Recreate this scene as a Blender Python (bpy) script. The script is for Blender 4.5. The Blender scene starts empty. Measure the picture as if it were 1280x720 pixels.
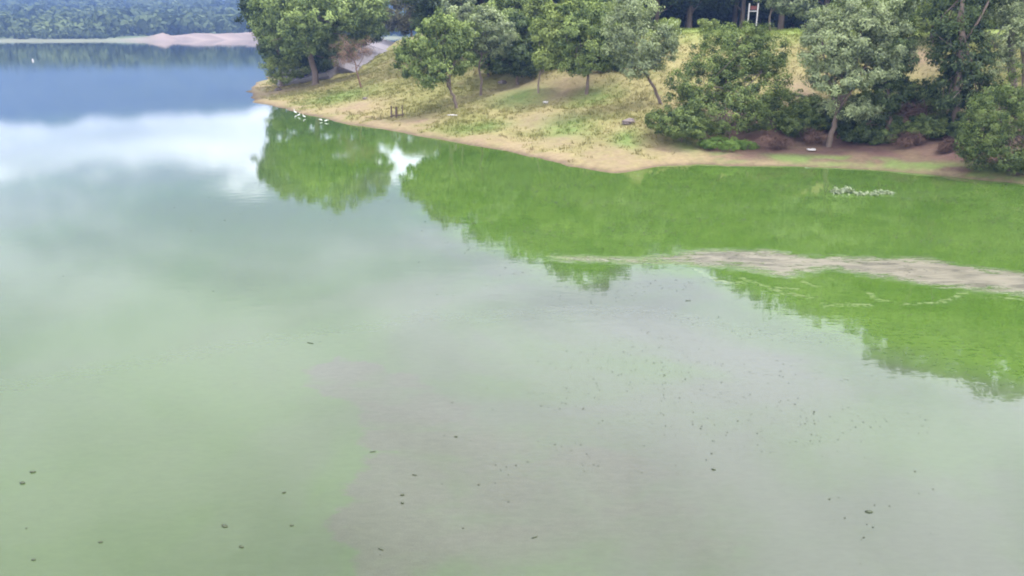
import bpy, math, random
import numpy as np
from mathutils import Vector

# ------------------------------------------------------------------ camera, sky, sun, exposure
scn = bpy.context.scene
col = scn.collection
CAM_H = 8.0
PITCH = math.radians(19.05)
FOC = 950.0                                   # focal length in pixels of a 1280 wide frame
cam = bpy.data.cameras.new("camera")
cam.sensor_width = 36.0
cam.lens = 36.0 * FOC / 1280.0
cam.clip_start = 0.1
cam.clip_end = 20000.0
camo = bpy.data.objects.new("camera", cam)
camo.location = (0, 0, CAM_H)
camo.rotation_euler = (math.pi / 2 - PITCH, 0, 0)
col.objects.link(camo)
scn.camera = camo

scn.view_settings.view_transform = 'Standard'
scn.view_settings.look = 'None'
scn.view_settings.gamma = 1.0
scn.view_settings.use_curve_mapping = False
scn.view_settings.exposure = 0.75
scn.cycles.max_bounces = 6
scn.cycles.diffuse_bounces = 3
scn.cycles.glossy_bounces = 3
scn.cycles.transmission_bounces = 4
scn.cycles.volume_bounces = 0
scn.cycles.use_denoising = True
scn.cycles.filter_width = 1.9

SUN_EL = math.radians(63)
SUN_AZ = math.radians(82)                     # from +Y towards +X
sun = bpy.data.lights.new("sun", 'SUN')
sun.energy = 4.0
sun.angle = math.radians(10)
sun.color = (1.0, 0.95, 0.87)
suno = bpy.data.objects.new("sun", sun)
sd = Vector((math.sin(SUN_AZ) * math.cos(SUN_EL), math.cos(SUN_AZ) * math.cos(SUN_EL), math.sin(SUN_EL)))
suno.rotation_euler = sd.to_track_quat('Z', 'Y').to_euler()
suno.location = (0, 0, 300)
col.objects.link(suno)


class NT:
    """Small helper for building node trees."""
    def __init__(s, tree):
        s.t = tree; s.n = tree.nodes; s.l = tree.links
    def new(s, kind, **kw):
        nd = s.n.new(kind)
        for k, v in kw.items():
            setattr(nd, k, v)
        return nd
    def put(s, sock, v):
        if v is None:
            return
        if isinstance(v, bpy.types.NodeSocket):
            s.l.new(v, sock)
        else:
            if hasattr(sock.default_value, '__len__') and not hasattr(v, '__len__'):
                v = (v,) * len(sock.default_value)
            if sock.type == 'RGBA' and len(v) == 3:
                v = (*v, 1)
            sock.default_value = v
    def m(s, op, a, b=None, c=None, clamp=False):
        nd = s.new('ShaderNodeMath', operation=op, use_clamp=clamp)
        for i, v in enumerate((a, b, c)):
            s.put(nd.inputs[i], v)
        return nd.outputs[0]
    def vm(s, op, a, b=None):
        nd = s.new('ShaderNodeVectorMath', operation=op)
        s.put(nd.inputs[0], a); s.put(nd.inputs[1], b)
        return nd.outputs[0]
    def mix(s, f, a, b, mode='MIX'):
        nd = s.new('ShaderNodeMix', data_type='RGBA', blend_type=mode)
        s.put(nd.inputs[0], f); s.put(nd.inputs[6], a); s.put(nd.inputs[7], b)
        return nd.outputs[2]
    def sstep(s, v, lo, hi, a=0.0, b=1.0):
        nd = s.new('ShaderNodeMapRange', interpolation_type='SMOOTHSTEP')
        s.put(nd.inputs[0], v)
        for i, x in enumerate((lo, hi, a, b)):
            s.put(nd.inputs[1 + i], x)
        return nd.outputs[0]
    def noise(s, vec, scale, detail=3, rough=0.5, dist=0.0):
        nd = s.new('ShaderNodeTexNoise')
        s.put(nd.inputs['Vector'], vec)
        nd.inputs['Scale'].default_value = scale
        nd.inputs['Detail'].default_value = detail
        nd.inputs['Roughness'].default_value = rough
        nd.inputs['Distortion'].default_value = dist
        return nd.outputs[0]
    def attr(s, name, out='Fac'):
        return s.new('ShaderNodeAttribute', attribute_name=name).outputs[out]
    def comb(s, x, y, z):
        nd = s.new('ShaderNodeCombineXYZ')
        s.put(nd.inputs[0], x); s.put(nd.inputs[1], y); s.put(nd.inputs[2], z)
        return nd.outputs[0]


world = bpy.data.worlds.new("World")
scn.world = world
world.use_nodes = True
w = NT(world.node_tree)
w.n.clear()
sky = w.new('ShaderNodeTexSky', sky_type='NISHITA', sun_disc=False)
sky.sun_elevation = SUN_EL
sky.sun_rotation = SUN_AZ
dirv = w.new('ShaderNodeTexCoord').outputs['Generated']
sep = w.new('ShaderNodeSeparateXYZ'); w.l.new(dirv, sep.inputs[0])
dz = w.m('MAXIMUM', sep.outputs[2], 0.0)
den = w.m('ADD', dz, 0.10)
plane = w.comb(w.m('DIVIDE', sep.outputs[0], den), w.m('DIVIDE', sep.outputs[1], den), 0.0)
cov = w.noise(w.vm('ADD', plane, (3.1, 7.7, 0)), 0.55, 6, 0.55, 0.3)
shade = w.noise(w.vm('ADD', plane, (15.2, 1.3, 4)), 0.8, 6, 0.55, 0.5)
# layer of cloud, grey to white, brighter overhead as an overcast sky is
lum = w.m('ADD', w.sstep(shade, 0.36, 0.64, 7.0, 20.0), w.sstep(dz, 0.15, 0.45, 0.0, 8.5))
# cumulus bank standing along the horizon
bank_n = w.noise(w.vm('MULTIPLY', dirv, (3.2, 3.2, 8.0)), 1.7, 7, 0.6)
bank_top = w.m('ADD', dz, w.m('MULTIPLY', w.m('SUBTRACT', bank_n, 0.5), -0.14))
bank = w.sstep(bank_top, 0.19, 0.155)
lum = w.m('ADD', lum, w.m('MULTIPLY', bank, w.sstep(bank_n, 0.35, 0.6, 22.0, 38.0)))
sdot = w.new('ShaderNodeVectorMath', operation='DOT_PRODUCT'); w.l.new(dirv, sdot.inputs[0]); sdot.inputs[1].default_value = sd[:]
glow = w.m('POWER', w.m('MAXIMUM', sdot.outputs['Value'], 0.0), 2.0)
lum = w.m('MULTIPLY', lum, w.m('MULTIPLY_ADD', glow, 0.8, 0.95))
ccol = w.vm('MULTIPLY', w.comb(lum, lum, lum), (1.0, 0.98, 1.01))
cover = w.m('MAXIMUM', w.sstep(cov, 0.30, 0.44), bank)
skymix = w.mix(cover, sky.outputs[0], ccol)
bg = w.new('ShaderNodeBackground')
w.l.new(skymix, bg.inputs[0]); bg.inputs[1].default_value = 0.1
wo = w.new('ShaderNodeOutputWorld'); w.l.new(bg.outputs[0], wo.inputs[0])

# ------------------------------------------------------------------ helpers
rng = np.random.default_rng(7)


def vnoise(x, y, seed=0):
    x = np.asarray(x, float); y = np.asarray(y, float)
    xi = np.floor(x).astype(np.int64); yi = np.floor(y).astype(np.int64)
    fx = x - xi; fy = y - yi
    fx = fx * fx * (3 - 2 * fx); fy = fy * fy * (3 - 2 * fy)
    def h(a, b):
        v = (a * 374761393 + b * 668265263 + seed * 1442695) & 0xffffffff
        v = ((v ^ (v >> 13)) * 1274126177) & 0xffffffff
        return ((v ^ (v >> 16)) & 0xffff) / 65535.0
    return (h(xi, yi) * (1 - fx) + h(xi + 1, yi) * fx) * (1 - fy) + (h(xi, yi + 1) * (1 - fx) + h(xi + 1, yi + 1) * fx) * fy


def fbm(x, y, octs=4, seed=0):
    s = 0; a = 0.5; n = 0
    for i in range(octs):
        s = s + a * vnoise(np.asarray(x) * 2 ** i, np.asarray(y) * 2 ** i, seed + i * 17); n += a; a *= 0.5
    return s / n


def ray(px, py):
    xc = (px - 640) / FOC; yc = (360 - py) / FOC
    return xc, math.cos(PITCH) + yc * math.sin(PITCH), -math.sin(PITCH) + yc * math.cos(PITCH)


def at(px, py, z=0.0):
    """The point of the level z that a sight line of the survey meets."""
    x, y, k = ray(px, py); t = (z - CAM_H) / k
    return np.array((x * t, y * t, z))


def aty(px, py, Y):
    x, y, k = ray(px, py); t = Y / y
    return np.array((x * t, Y, CAM_H + k * t))


def poly_sd(px, py, poly):
    """Signed distance to a polygon, positive inside."""
    px = np.asarray(px, float); py = np.asarray(py, float)
    d = np.full(px.shape, 1e18); inside = np.zeros(px.shape, bool)
    n = len(poly)
    for i in range(n):
        ax, ay = poly[i][:2]; bx, by = poly[(i + 1) % n][:2]
        ex, ey = bx - ax, by - ay
        t = np.clip(((px - ax) * ex + (py - ay) * ey) / (ex * ex + ey * ey + 1e-12), 0, 1)
        d = np.minimum(d, (px - ax - t * ex) ** 2 + (py - ay - t * ey) ** 2)
        c = ((ay > py) != (by > py)) & (px < (bx - ax) * (py - ay) / (by - ay + 1e-12) + ax)
        inside ^= c
    d = np.sqrt(d)
    return np.where(inside, d, -d)


def line_d(px, py, pts):
    d = np.full(np.shape(px), 1e18)
    for a, b in zip(pts[:-1], pts[1:]):
        ex, ey = b[0] - a[0], b[1] - a[1]
        t = np.clip(((px - a[0]) * ex + (py - a[1]) * ey) / (ex * ex + ey * ey + 1e-12), 0, 1)
        d = np.minimum(d, (px - a[0] - t * ex) ** 2 + (py - a[1] - t * ey) ** 2)
    return np.sqrt(d)


def sm(v, a, b):
    t = np.clip((np.asarray(v, float) - a) / (b - a), 0, 1)
    return t * t * (3 - 2 * t)


def link(name, me, mat, parent=None, loc=(0, 0, 0)):
    o = bpy.data.objects.new(name, me)
    if mat is not None:
        me.materials.clear(); me.materials.append(mat)
    o.location = loc
    o.parent = parent
    col.objects.link(o)
    return o


def mesh(name, verts, faces, smooth=False):
    """verts (n,3), faces (m,k) arrays, all faces with the same corner count."""
    verts = np.asarray(verts, np.float32); faces = np.asarray(faces, np.int32)
    me = bpy.data.meshes.new(name)
    me.vertices.add(len(verts)); me.vertices.foreach_set('co', verts.ravel())
    k = faces.shape[1]
    me.loops.add(faces.size); me.loops.foreach_set('vertex_index', faces.ravel())
    me.polygons.add(len(faces))
    me.polygons.foreach_set('loop_start', np.arange(0, faces.size, k, dtype=np.int32))
    if smooth:
        me.polygons.foreach_set('use_smooth', np.ones(len(faces), bool))
    me.update(calc_edges=True)
    return me


def fattr(me, name, vals):
    a = me.attributes.new(name, 'FLOAT', 'POINT'); a.data.foreach_set('value', np.asarray(vals, np.float32).ravel())


def cattr(me, name, vals):
    vals = np.asarray(vals, np.float32)
    if vals.shape[1] == 3:
        vals = np.hstack([vals, np.ones((len(vals), 1), np.float32)])
    a = me.attributes.new(name, 'FLOAT_COLOR', 'POINT'); a.data.foreach_set('color', vals.ravel())


def grid_faces(nu, nv):
    i = np.arange(nu * nv).reshape(nu, nv)
    return np.stack([i[:-1, :-1], i[1:, :-1], i[1:, 1:], i[:-1, 1:]], -1).reshape(-1, 4)


def tag(o, label=None, cat=None, group=None, kind=None):
    if label: o["label"] = label
    if cat: o["category"] = cat
    if group: o["group"] = group
    if kind: o["kind"] = kind
    return o


def empty(name, loc):
    o = bpy.data.objects.new(name, None)
    o.location = [float(v) for v in loc]; o.empty_display_size = 0.3
    col.objects.link(o)
    return o


def material(name):
    m = bpy.data.materials.new(name); m.use_nodes = True
    t = NT(m.node_tree); t.n.clear()
    out = t.new('ShaderNodeOutputMaterial')
    return m, t, out


def plain(name, c, rough=0.7, noise_scale=8.0, vary=0.25, bump=0.0, spec=0.3):
    m, t, out = material(name)
    p = t.new('ShaderNodeBsdfPrincipled')
    co = t.new('ShaderNodeTexCoord').outputs['Object']
    n = t.noise(co, noise_scale, 4, 0.6)
    v = t.m('MULTIPLY_ADD', n, 2 * vary, 1 - vary)
    t.put(p.inputs['Base Color'], t.mix(1.0, c, t.comb(v, v, v), 'MULTIPLY'))
    p.inputs['Roughness'].default_value = rough
    p.inputs['Specular IOR Level'].default_value = spec
    if bump:
        b = t.new('ShaderNodeBump'); b.inputs['Strength'].default_value = 0.6; b.inputs['Distance'].default_value = bump
        t.l.new(n, b.inputs['Height']); t.l.new(b.outputs[0], p.inputs['Normal'])
    t.l.new(p.outputs[0], out.inputs[0])
    return m


def leafmat(name, dark, light, trans=0.14, gloss=0.012, dry=None):
    m, t, out = material(name)
    tint = t.attr('tint')
    c = t.mix(tint, dark, light)
    d = t.new('ShaderNodeBsdfDiffuse'); t.put(d.inputs[0], c)
    tr = t.new('ShaderNodeBsdfTranslucent'); t.put(tr.inputs[0], t.mix(1.0, c, (1.15, 1.25, 0.6), 'MULTIPLY'))
    g = t.new('ShaderNodeBsdfGlossy'); g.inputs['Roughness'].default_value = 0.45; t.put(g.inputs[0], (1, 1, 1))
    a = t.new('ShaderNodeMixShader'); a.inputs[0].default_value = trans
    t.l.new(d.outputs[0], a.inputs[1]); t.l.new(tr.outputs[0], a.inputs[2])
    b = t.new('ShaderNodeMixShader'); b.inputs[0].default_value = gloss
    t.l.new(a.outputs[0], b.inputs[1]); t.l.new(g.outputs[0], b.inputs[2])
    t.l.new(b.outputs[0], out.inputs[0])
    return m


# ------------------------------------------------------------------ the lie of the land
SHORE = [(-29.6, 88.7), (-26.6, 83.6), (-23.8, 79.8), (-17.7, 71.2), (-14.2, 66.6), (-10.4, 62.7), (-7.6, 59.2),
         (-4.7, 56.3), (0.0, 51.1), (3.0, 47.0), (4.7, 44.5), (5.98, 43.4), (7.25, 44.2), (9.1, 45.6), (12.6, 45.9),
         (17.3, 45.6), (21.6, 44.5), (24.3, 42.5), (27.1, 39.8), (32, 35.5), (42, 30), (60, 22), (100, 8), (330, -10),
         (330, 420), (40, 400), (-6, 330), (-22, 240), (-34, 190), (-40, 160), (-40.5, 133), (-36, 108), (-31.5, 94)]
FS = [-40, -8, 0, 1.0, 3, 6, 10, 14, 18, 22, 26, 30, 36, 400]
FZ = [-4, -1.2, 0, 0.22, 0.45, 0.85, 1.6, 2.6, 4.2, 5.9, 7.0, 7.4, 7.5, 7.8]


def inland(x, y):
    s = poly_sd(x, y, SHORE)
    return s + (fbm(np.asarray(x) * 0.35, np.asarray(y) * 0.35, 6, 3) - 0.5) * 1.9


def ground_z(x, y, s=None):
    x = np.asarray(x, float); y = np.asarray(y, float)
    if s is None:
        s = inland(x, y)
    z = np.interp(s, FS, FZ)
    land = sm(s, 0.0, 5.0)
    z = z + land * ((fbm(x * 0.22, y * 0.22, 3, 11) - 0.5) * 0.7 + (fbm(x * 1.3, y * 1.3, 3, 23) - 0.5) * 0.16)
    # flatter top of the bank, cut earth lip at the water's edge
    z = z + (fbm(x * 2.1, y * 2.1, 3, 41) - 0.5) * 0.12 * sm(s, 0.0, 0.8)
    return z


def gz(x, y):
    return float(ground_z(np.array([x]), np.array([y]))[0])


def ground_hit(px, py, start=38.0):
    """Where a sight line meets the bank."""
    x, y, k = ray(px, py)
    Y = np.arange(start, 330, 0.15)
    X = x / y * Y; Z = CAM_H + k / y * Y
    g = ground_z(X, Y)
    i = np.argmax(Z <= g)
    if Z[i] > g[i]:
        i = len(Y) - 1
    return np.array((X[i], Y[i], g[i]))


STRAW = np.array((0.190, 0.168, 0.074)); OLIVE = np.array((0.135, 0.132, 0.046)); SOIL = np.array((0.168, 0.122, 0.082))
LITTER = np.array((0.085, 0.050, 0.041)); LUSH = np.array((0.088, 0.138, 0.034)); WET = np.array((0.09, 0.066, 0.042))
LUSH_AT = [((705, 160), 2.0, 1.6), ((650, 121), 2.6, 1.4), ((425, 119), 3.2, 2.2), ((782, 175), 1.0, 1.0), ((600, 160), 2.4, 0.9), ((740, 125), 2.0, 1.2),
           ((860, 182), 1.0, 0.8), ((1060, 203), 3.0, 0.5), ((1140, 204), 2.6, 0.6)]
BARE_AT = [((765, 198), 2.6, 2.6), ((670, 150), 2.4, 1.6), ((600, 178), 3.0, 1.0), ((700, 175), 2.0, 1.2), ((845, 190), 3.4, 1.0), ((520, 152), 2.6, 1.2),
           ((650, 112), 3.2, 2.0), ((700, 112), 3.4, 2.0), ((1000, 112), 1.2, 1.2), ((345, 115), 4, 2), ((440, 135), 3.5, 1.6), ((1150, 72), 1.6, 1.6)]
LUSH_P = [(ground_hit(*p), a, b) for p, a, b in LUSH_AT]
BARE_P = [(ground_hit(*p), a, b) for p, a, b in BARE_AT]


def ground_col(x, y, s):
    n1 = fbm(x * 0.16, y * 0.16, 4, 5); n2 = fbm(x * 0.7, y * 0.7, 4, 8); n3 = fbm(x * 2.6, y * 2.6, 3, 9)
    g = sm(n1 * 0.5 + n2 * 0.35 + n3 * 0.3, 0.47, 0.66)
    c = STRAW + (OLIVE - STRAW) * g[:, None]
    crest = sm(s, 22, 30)[:, None]
    c = c + (np.array((0.155, 0.20, 0.05)) - c) * crest * 0.9
    def lay(c, to, f):
        return c + (to - c) * np.clip(f, 0, 1)[:, None]
    def blob(P, a, b):
        return np.exp(-(((x - P[0]) / a) ** 2 + ((y - P[1]) / (b * 2)) ** 2)) * (0.55 + 0.9 * n3)
    bare = (1 - sm(s + (n2 - 0.5) * 5.0, 0.5, 2.6)) * 0.9
    for P, a, b in BARE_P:
        bare = np.maximum(bare, blob(P, a, b))
    c = lay(c, SOIL, bare * (0.45 + 0.5 * n3))
    lush = 0 * x
    for P, a, b in LUSH_P:
        lush = np.maximum(lush, blob(P, a, b))
    c = lay(c, LUSH, lush * 0.75)
    # leaf litter under the trees of the eastern bank
    lit = sm(x + (n2 - 0.5) * 4, 10.5, 14.5) * (1 - sm(s + (n3 - 0.5) * 5, 10, 16)) * (0.65 + 0.6 * n2) * sm(s, 0.3, 1.2)
    c = lay(c, LITTER, lit)
    # weeds creeping down to the waterline on the east
    c = lay(c, np.array((0.085, 0.115, 0.034)), sm(x, 10, 13) * sm(n1 * 0.5 + n2 * 0.6, 0.46, 0.62) * sm(s, 0.1, 0.5) * (1 - sm(s, 1.6, 3.2)))
    c = lay(c, WET, 1 - sm(s + (n3 - 0.5) * 0.7, 0.0, 0.65))
    return c, np.clip(bare + lit, 0, 1)


xs = np.concatenate([np.linspace(-75, -46, 20, endpoint=False), np.linspace(-46, 42, 270, endpoint=False), np.linspace(42, 90, 50, endpoint=False), np.geomspace(90, 330, 20)])
ys = np.concatenate([np.linspace(-12, 37, 40, endpoint=False), np.linspace(37, 100, 215, endpoint=False), np.linspace(100, 150, 60, endpoint=False), np.geomspace(150, 425, 40)])
GX, GY = np.meshgrid(xs, ys, indexing='ij')
gx, gy = GX.ravel(), GY.ravel()
S = inland(gx, gy)
bank_me = mesh("bank", np.stack([gx, gy, ground_z(gx, gy, S)], 1), grid_faces(len(xs), len(ys)), True)
gc, _ = ground_col(gx, gy, S)
cattr(bank_me, 'ground', gc)

m_bank, t, out = material("bank_soil_and_turf")
p = t.new('ShaderNodeBsdfPrincipled')
co = t.new('ShaderNodeTexCoord').outputs['Object']
n1 = t.noise(co, 3.0, 5, 0.65); n2 = t.noise(co, 14.0, 3, 0.6)
v = t.m('ADD', t.m('MULTIPLY', n1, 0.9), t.m('MULTIPLY', n2, 0.7))
v = t.m('ADD', v, 0.2)
t.put(p.inputs['Base Color'], t.mix(1.0, t.attr('ground', 'Color'), t.comb(v, v, v), 'MULTIPLY'))
p.inputs['Roughness'].default_value = 0.95; p.inputs['Specular IOR Level'].default_value = 0.15
b = t.new('ShaderNodeBump'); b.inputs['Strength'].default_value = 0.8; b.inputs['Distance'].default_value = 0.10
t.l.new(t.m('ADD', n1, t.m('MULTIPLY', n2, 0.4)), b.inputs['Height']); t.l.new(b.outputs[0], p.inputs['Normal'])
t.l.new(p.outputs[0], out.inputs[0])
tag(link("bank", bank_me, m_bank), kind="structure")

# ------------------------------------------------------------------ the lake with its bloom of algae
def W(*pts):
    return [tuple(at(*q)[:2]) for q in pts]

az = np.radians(np.concatenate([np.linspace(-88, -42, 40, endpoint=False), np.linspace(-42, 42, 240, endpoint=False), np.linspace(42, 88, 40)]))
rr = np.concatenate([np.linspace(0.5, 8, 12, endpoint=False), np.geomspace(8, 60, 260, endpoint=False), np.geomspace(60, 640, 80)])
RR, AZ = np.meshgrid(rr, az, indexing='ij')
lx, ly = (RR * np.sin(AZ)).ravel(), (RR * np.cos(AZ)).ravel()
lake_me = mesh("lake", np.stack([lx, ly, 0 * lx], 1), grid_faces(len(rr), len(az))[:, ::-1], True)
wx = lx + (fbm(lx * 0.5, ly * 0.5, 3, 61) - 0.5) * 0.8
wy = ly + (fbm(lx * 0.5, ly * 0.5, 3, 67) - 0.5) * 0.8
q = np.hypot((lx - 10) * 0.95, (ly - 30) * 0.75)
bloom = 1 - sm(q + (fbm(lx * 0.05, ly * 0.05, 4, 71) - 0.5) * 26, 22, 66)
fattr(lake_me, 'bloom', bloom)
scum_poly = W((700, 319), (790, 323), (850, 319), (900, 312), (950, 311), (1000, 319), (1100, 322), (1170, 322), (1230, 334), (1330, 352),
              (1330, 372), (1260, 366), (1170, 357), (1090, 345), (1030, 336), (985, 345), (940, 335), (880, 333), (820, 327), (740, 324))
fattr(lake_me, 'scum', poly_sd(wx, wy, scum_poly))
streaks = [W((865, 336), (900, 350), (950, 358), (1000, 362)), W((930, 349), (985, 366), (1015, 372)), W((1030, 382), (1085, 381)),
           W((1080, 364), (1092, 374), (1125, 379), (1180, 378), (1202, 366)), W((960, 335), (1005, 350), (1020, 358)), W((690, 319), (730, 322), (790, 324)),
           W((1225, 372), (1260, 372), (1300, 378))]
dd = np.min([line_d(wx, wy, L) for L in streaks], 0)
fattr(lake_me, 'streak', dd)
pink_poly = W((437, 760), (437, 660), (428, 608), (470, 566), (455, 515), (362, 482), (420, 445), (520, 470), (640, 515), (760, 500), (900, 545),
              (1010, 620), (1020, 680), (940, 760))
fattr(lake_me, 'film', poly_sd(lx, ly, pink_poly))
# green bloom and grey skin, split along the mirrored tree line: reflection painted into colour
tree_mirror_poly = W((330, 120), (330, 215), (400, 262), (470, 215), (520, 268), (600, 318), (735, 365), (800, 345), (870, 352), (960, 395), (1080, 440), (1200, 478), (1400, 520)) + [(60, 10), (60, 90), (-20, 90)]
fattr(lake_me, 'cove', poly_sd(lx, ly, tree_mirror_poly))  # signed distance to the outline of the mirrored trees

m_lake, t, out = material("algae_water")
p = t.new('ShaderNodeBsdfPrincipled')
co = t.new('ShaderNodeTexCoord').outputs['Object']
big = t.noise(co, 0.16, 4, 0.55, 0.6)
mid = t.noise(t.vm('MULTIPLY', co, (0.55, 1.0, 1.0)), 0.9, 5, 0.6, 0.5)
fine = t.noise(t.vm('MULTIPLY', co, (0.6, 1.0, 1.0)), 7.0, 4, 0.65)
grain = t.noise(co, 40.0, 3, 0.7)
bloom_n = t.m('ADD', t.attr('bloom'), t.m('MULTIPLY', t.m('SUBTRACT', mid, 0.5), 0.35), clamp=True)
water_c = (0.018, 0.030, 0.030)
green = t.mix(t.sstep(big, 0.35, 0.68), (0.040, 0.078, 0.012), (0.053, 0.092, 0.019))
green = t.mix(t.sstep(mid, 0.42, 0.70, 0.0, 0.55), green, (0.060, 0.105, 0.020))
green = t.mix(t.sstep(fine, 0.48, 0.70, 0.0, 0.75), green, (0.022, 0.055, 0.006))
c = t.mix(bloom_n, water_c, green)
skin = t.sstep(t.m('ADD', t.attr('cove'), t.m('MULTIPLY', t.m('SUBTRACT', mid, 0.5), 2.0)), 1.8, -0.9)  # paints the mirrored sky's grey into the water colour beyond the mirrored trees
sky_skinc = t.mix(t.sstep(big, 0.40, 0.62), (0.049, 0.057, 0.042), (0.043, 0.063, 0.030))
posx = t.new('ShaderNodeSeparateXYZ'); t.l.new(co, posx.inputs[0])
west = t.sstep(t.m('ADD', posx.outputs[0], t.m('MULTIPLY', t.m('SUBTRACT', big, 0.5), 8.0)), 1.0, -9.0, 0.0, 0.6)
sky_skinc = t.mix(west, sky_skinc, (0.036, 0.066, 0.015))
skin = t.m('MULTIPLY', skin, bloom_n)  # mask of the painted-in sky reflection
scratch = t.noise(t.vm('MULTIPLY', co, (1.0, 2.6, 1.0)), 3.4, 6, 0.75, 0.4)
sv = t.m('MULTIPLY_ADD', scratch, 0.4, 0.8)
sky_skinc = t.mix(1.0, sky_skinc, t.comb(sv, sv, sv), 'MULTIPLY')
c = t.mix(t.m('MULTIPLY', skin, 0.95), c, sky_skinc)
# grey film of dust and dead algae drifting in the foreground
fd = t.m('ADD', t.attr('film'), t.m('MULTIPLY', t.m('SUBTRACT', mid, 0.5), 2.2))
fd = t.m('ADD', fd, t.m('MULTIPLY', t.m('SUBTRACT', fine, 0.5), 0.5))
film = t.sstep(fd, -0.1, t.sstep(posx.outputs[0], -2.6, 1.0, 0.15, 2.6))
edge_break = t.sstep(t.m('ADD', fine, t.m('MULTIPLY', film, 0.6)), 0.5, 0.75)
film = t.m('MULTIPLY', t.m('MULTIPLY', film, edge_break), t.sstep(t.m('ADD', t.m('MULTIPLY', big, 0.6), t.m('MULTIPLY', mid, 0.5)), 0.40, 0.62, 0.15, 0.9))
gr = t.m('MULTIPLY', t.m('MULTIPLY_ADD', grain, 0.9, 0.55), t.m('MULTIPLY_ADD', scratch, 0.8, 0.6))
filmc = t.mix(1.0, (0.051, 0.053, 0.040), t.comb(gr, gr, gr), 'MULTIPLY')
c = t.mix(t.m('MULTIPLY', film, 0.85), c, filmc)
# crusted scum and thin streaks of it
nse = t.m('ADD', t.m('MULTIPLY', t.m('SUBTRACT', fine, 0.5), 1.1), t.m('MULTIPLY', t.m('SUBTRACT', mid, 0.5), 1.0))
sc_d = t.m('ADD', t.attr('scum'), nse)
lace = t.noise(t.vm('MULTIPLY', co, (0.45, 1.5, 1.0)), 2.4, 6, 0.68, 1.2)
scum = t.m('MULTIPLY', t.sstep(sc_d, -0.55, 0.55), t.sstep(t.m('ADD', lace, t.m('MULTIPLY', sc_d, 0.16)), 0.42, 0.58))
scum = t.m('MULTIPLY', scum, 0.92)
st = t.sstep(t.m('ADD', t.attr('streak'), t.m('MULTIPLY', t.m('SUBTRACT', fine, 0.5), 0.9)), 0.15, 0.0, 0.0, 0.65)
st = t.m('MULTIPLY', st, t.sstep(lace, 0.36, 0.56))
swirl = t.noise(t.vm('MULTIPLY', co, (0.4, 1.4, 1.0)), 1.2, 7, 0.66, 1.5)
scumc = t.mix(t.sstep(swirl, 0.36, 0.58), (0.040, 0.034, 0.022), (0.125, 0.112, 0.082))
scumc = t.mix(t.sstep(grain, 0.35, 0.8, 0.0, 0.4), scumc, (0.135, 0.118, 0.094))
c = t.mix(st, c, (0.13, 0.16, 0.08))
c = t.mix(scum, c, scumc)
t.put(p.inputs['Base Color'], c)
p.inputs['IOR'].default_value = 1.333
p.inputs['Specular IOR Level'].default_value = 0.5
rough = t.m('ADD', 0.010, t.m('MULTIPLY', film, 0.05))
rough = t.m('ADD', rough, t.m('MULTIPLY', scum, 0.45))
t.put(p.inputs['Roughness'], rough)
rip = t.noise(t.vm('MULTIPLY', co, (0.55, 1.0, 1.0)), 2.2, 3, 0.55)
bmp = t.new('ShaderNodeBump'); bmp.inputs['Strength'].default_value = 1.0
bmp.inputs['Distance'].default_value = 0.0026
hgt = t.m('ADD', rip, t.m('MULTIPLY', t.m('MULTIPLY', scum, t.m('ADD', fine, swirl)), 6.0))
t.l.new(hgt, bmp.inputs['Height']); t.l.new(bmp.outputs[0], p.inputs['Normal'])
t.l.new(p.outputs[0], out.inputs[0])
tag(link("lake", lake_me, m_lake), kind="structure")

# ------------------------------------------------------------------ far shore, hill, mountain
fx = np.linspace(-1100, 700, 181); fy = np.concatenate([np.linspace(405, 560, 60, endpoint=False), np.linspace(560, 1500, 70)])
FX, FY = np.meshgrid(fx, fy, indexing='ij'); FX = FX.ravel(); FY = FY.ravel()


def far_shore_y(x):
    x = np.asarray(x, float)
    return 428 + (x + 270) * 0.52 * sm(x, -275, -150) + 10 * (fbm(x * 0.012, 0 * x, 3, 90) - 0.5) + sm(x, -150, 100) * 10


def far_z(x, y):
    d = y - far_shore_y(x)
    z = np.interp(d, [-30, 0, 6, 30, 90, 220, 420, 700, 1100], [-1.5, 0, 0.9, 2.0, 4.0, 11, 24, 36, 30])
    z = z * (0.75 + 0.5 * fbm(x * 0.006, y * 0.006, 4, 93))
    # heaped bare sand on the eastern half of the shore
    sand = sm(x, -215, -196) * (1 - sm(x, -146, -132)) * (1 - sm(d, 14, 34)) * sm(d, 1, 6)
    z = z + sand * (1.2 + 3.2 * np.maximum(fbm(x * 0.05, y * 0.07, 3, 97) - 0.3, 0) * 1.6)
    return z


far_me = mesh("far_shore", np.stack([FX, FY, far_z(FX, FY)], 1), grid_faces(len(fx), len(fy)), True)
fd_ = FY - far_shore_y(FX)
nA = fbm(FX * 0.05, FY * 0.05, 3, 98)
cc = np.array((0.05, 0.075, 0.03)) + nA[:, None] * np.array((0.03, 0.04, 0.015))
strip = (1 - sm(fd_ + (nA - .5) * 6, 9, 16))[:, None]
cc = cc + (np.array((0.115, 0.125, 0.075)) - cc) * strip
sandm = (sm(FX, -222, -200) * (1 - sm(FX, -146, -132)) * (1 - sm(fd_ + (nA - .5) * 10, 24, 34)))[:, None]
cc = cc + (np.array((0.165, 0.128, 0.108)) * (0.45 + 0.95 * fbm(FX * .2, FY * .2, 3, 99))[:, None] - cc) * sandm
cattr(far_me, 'ground', cc)
m_far, t, out = material("far_ground")
p = t.new('ShaderNodeBsdfPrincipled'); t.put(p.inputs['Base Color'], t.attr('ground', 'Color')); p.inputs['Roughness'].default_value = 1.0
t.l.new(p.outputs[0], out.inputs[0])
tag(link("far_shore", far_me, m_far), kind="structure")

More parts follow.
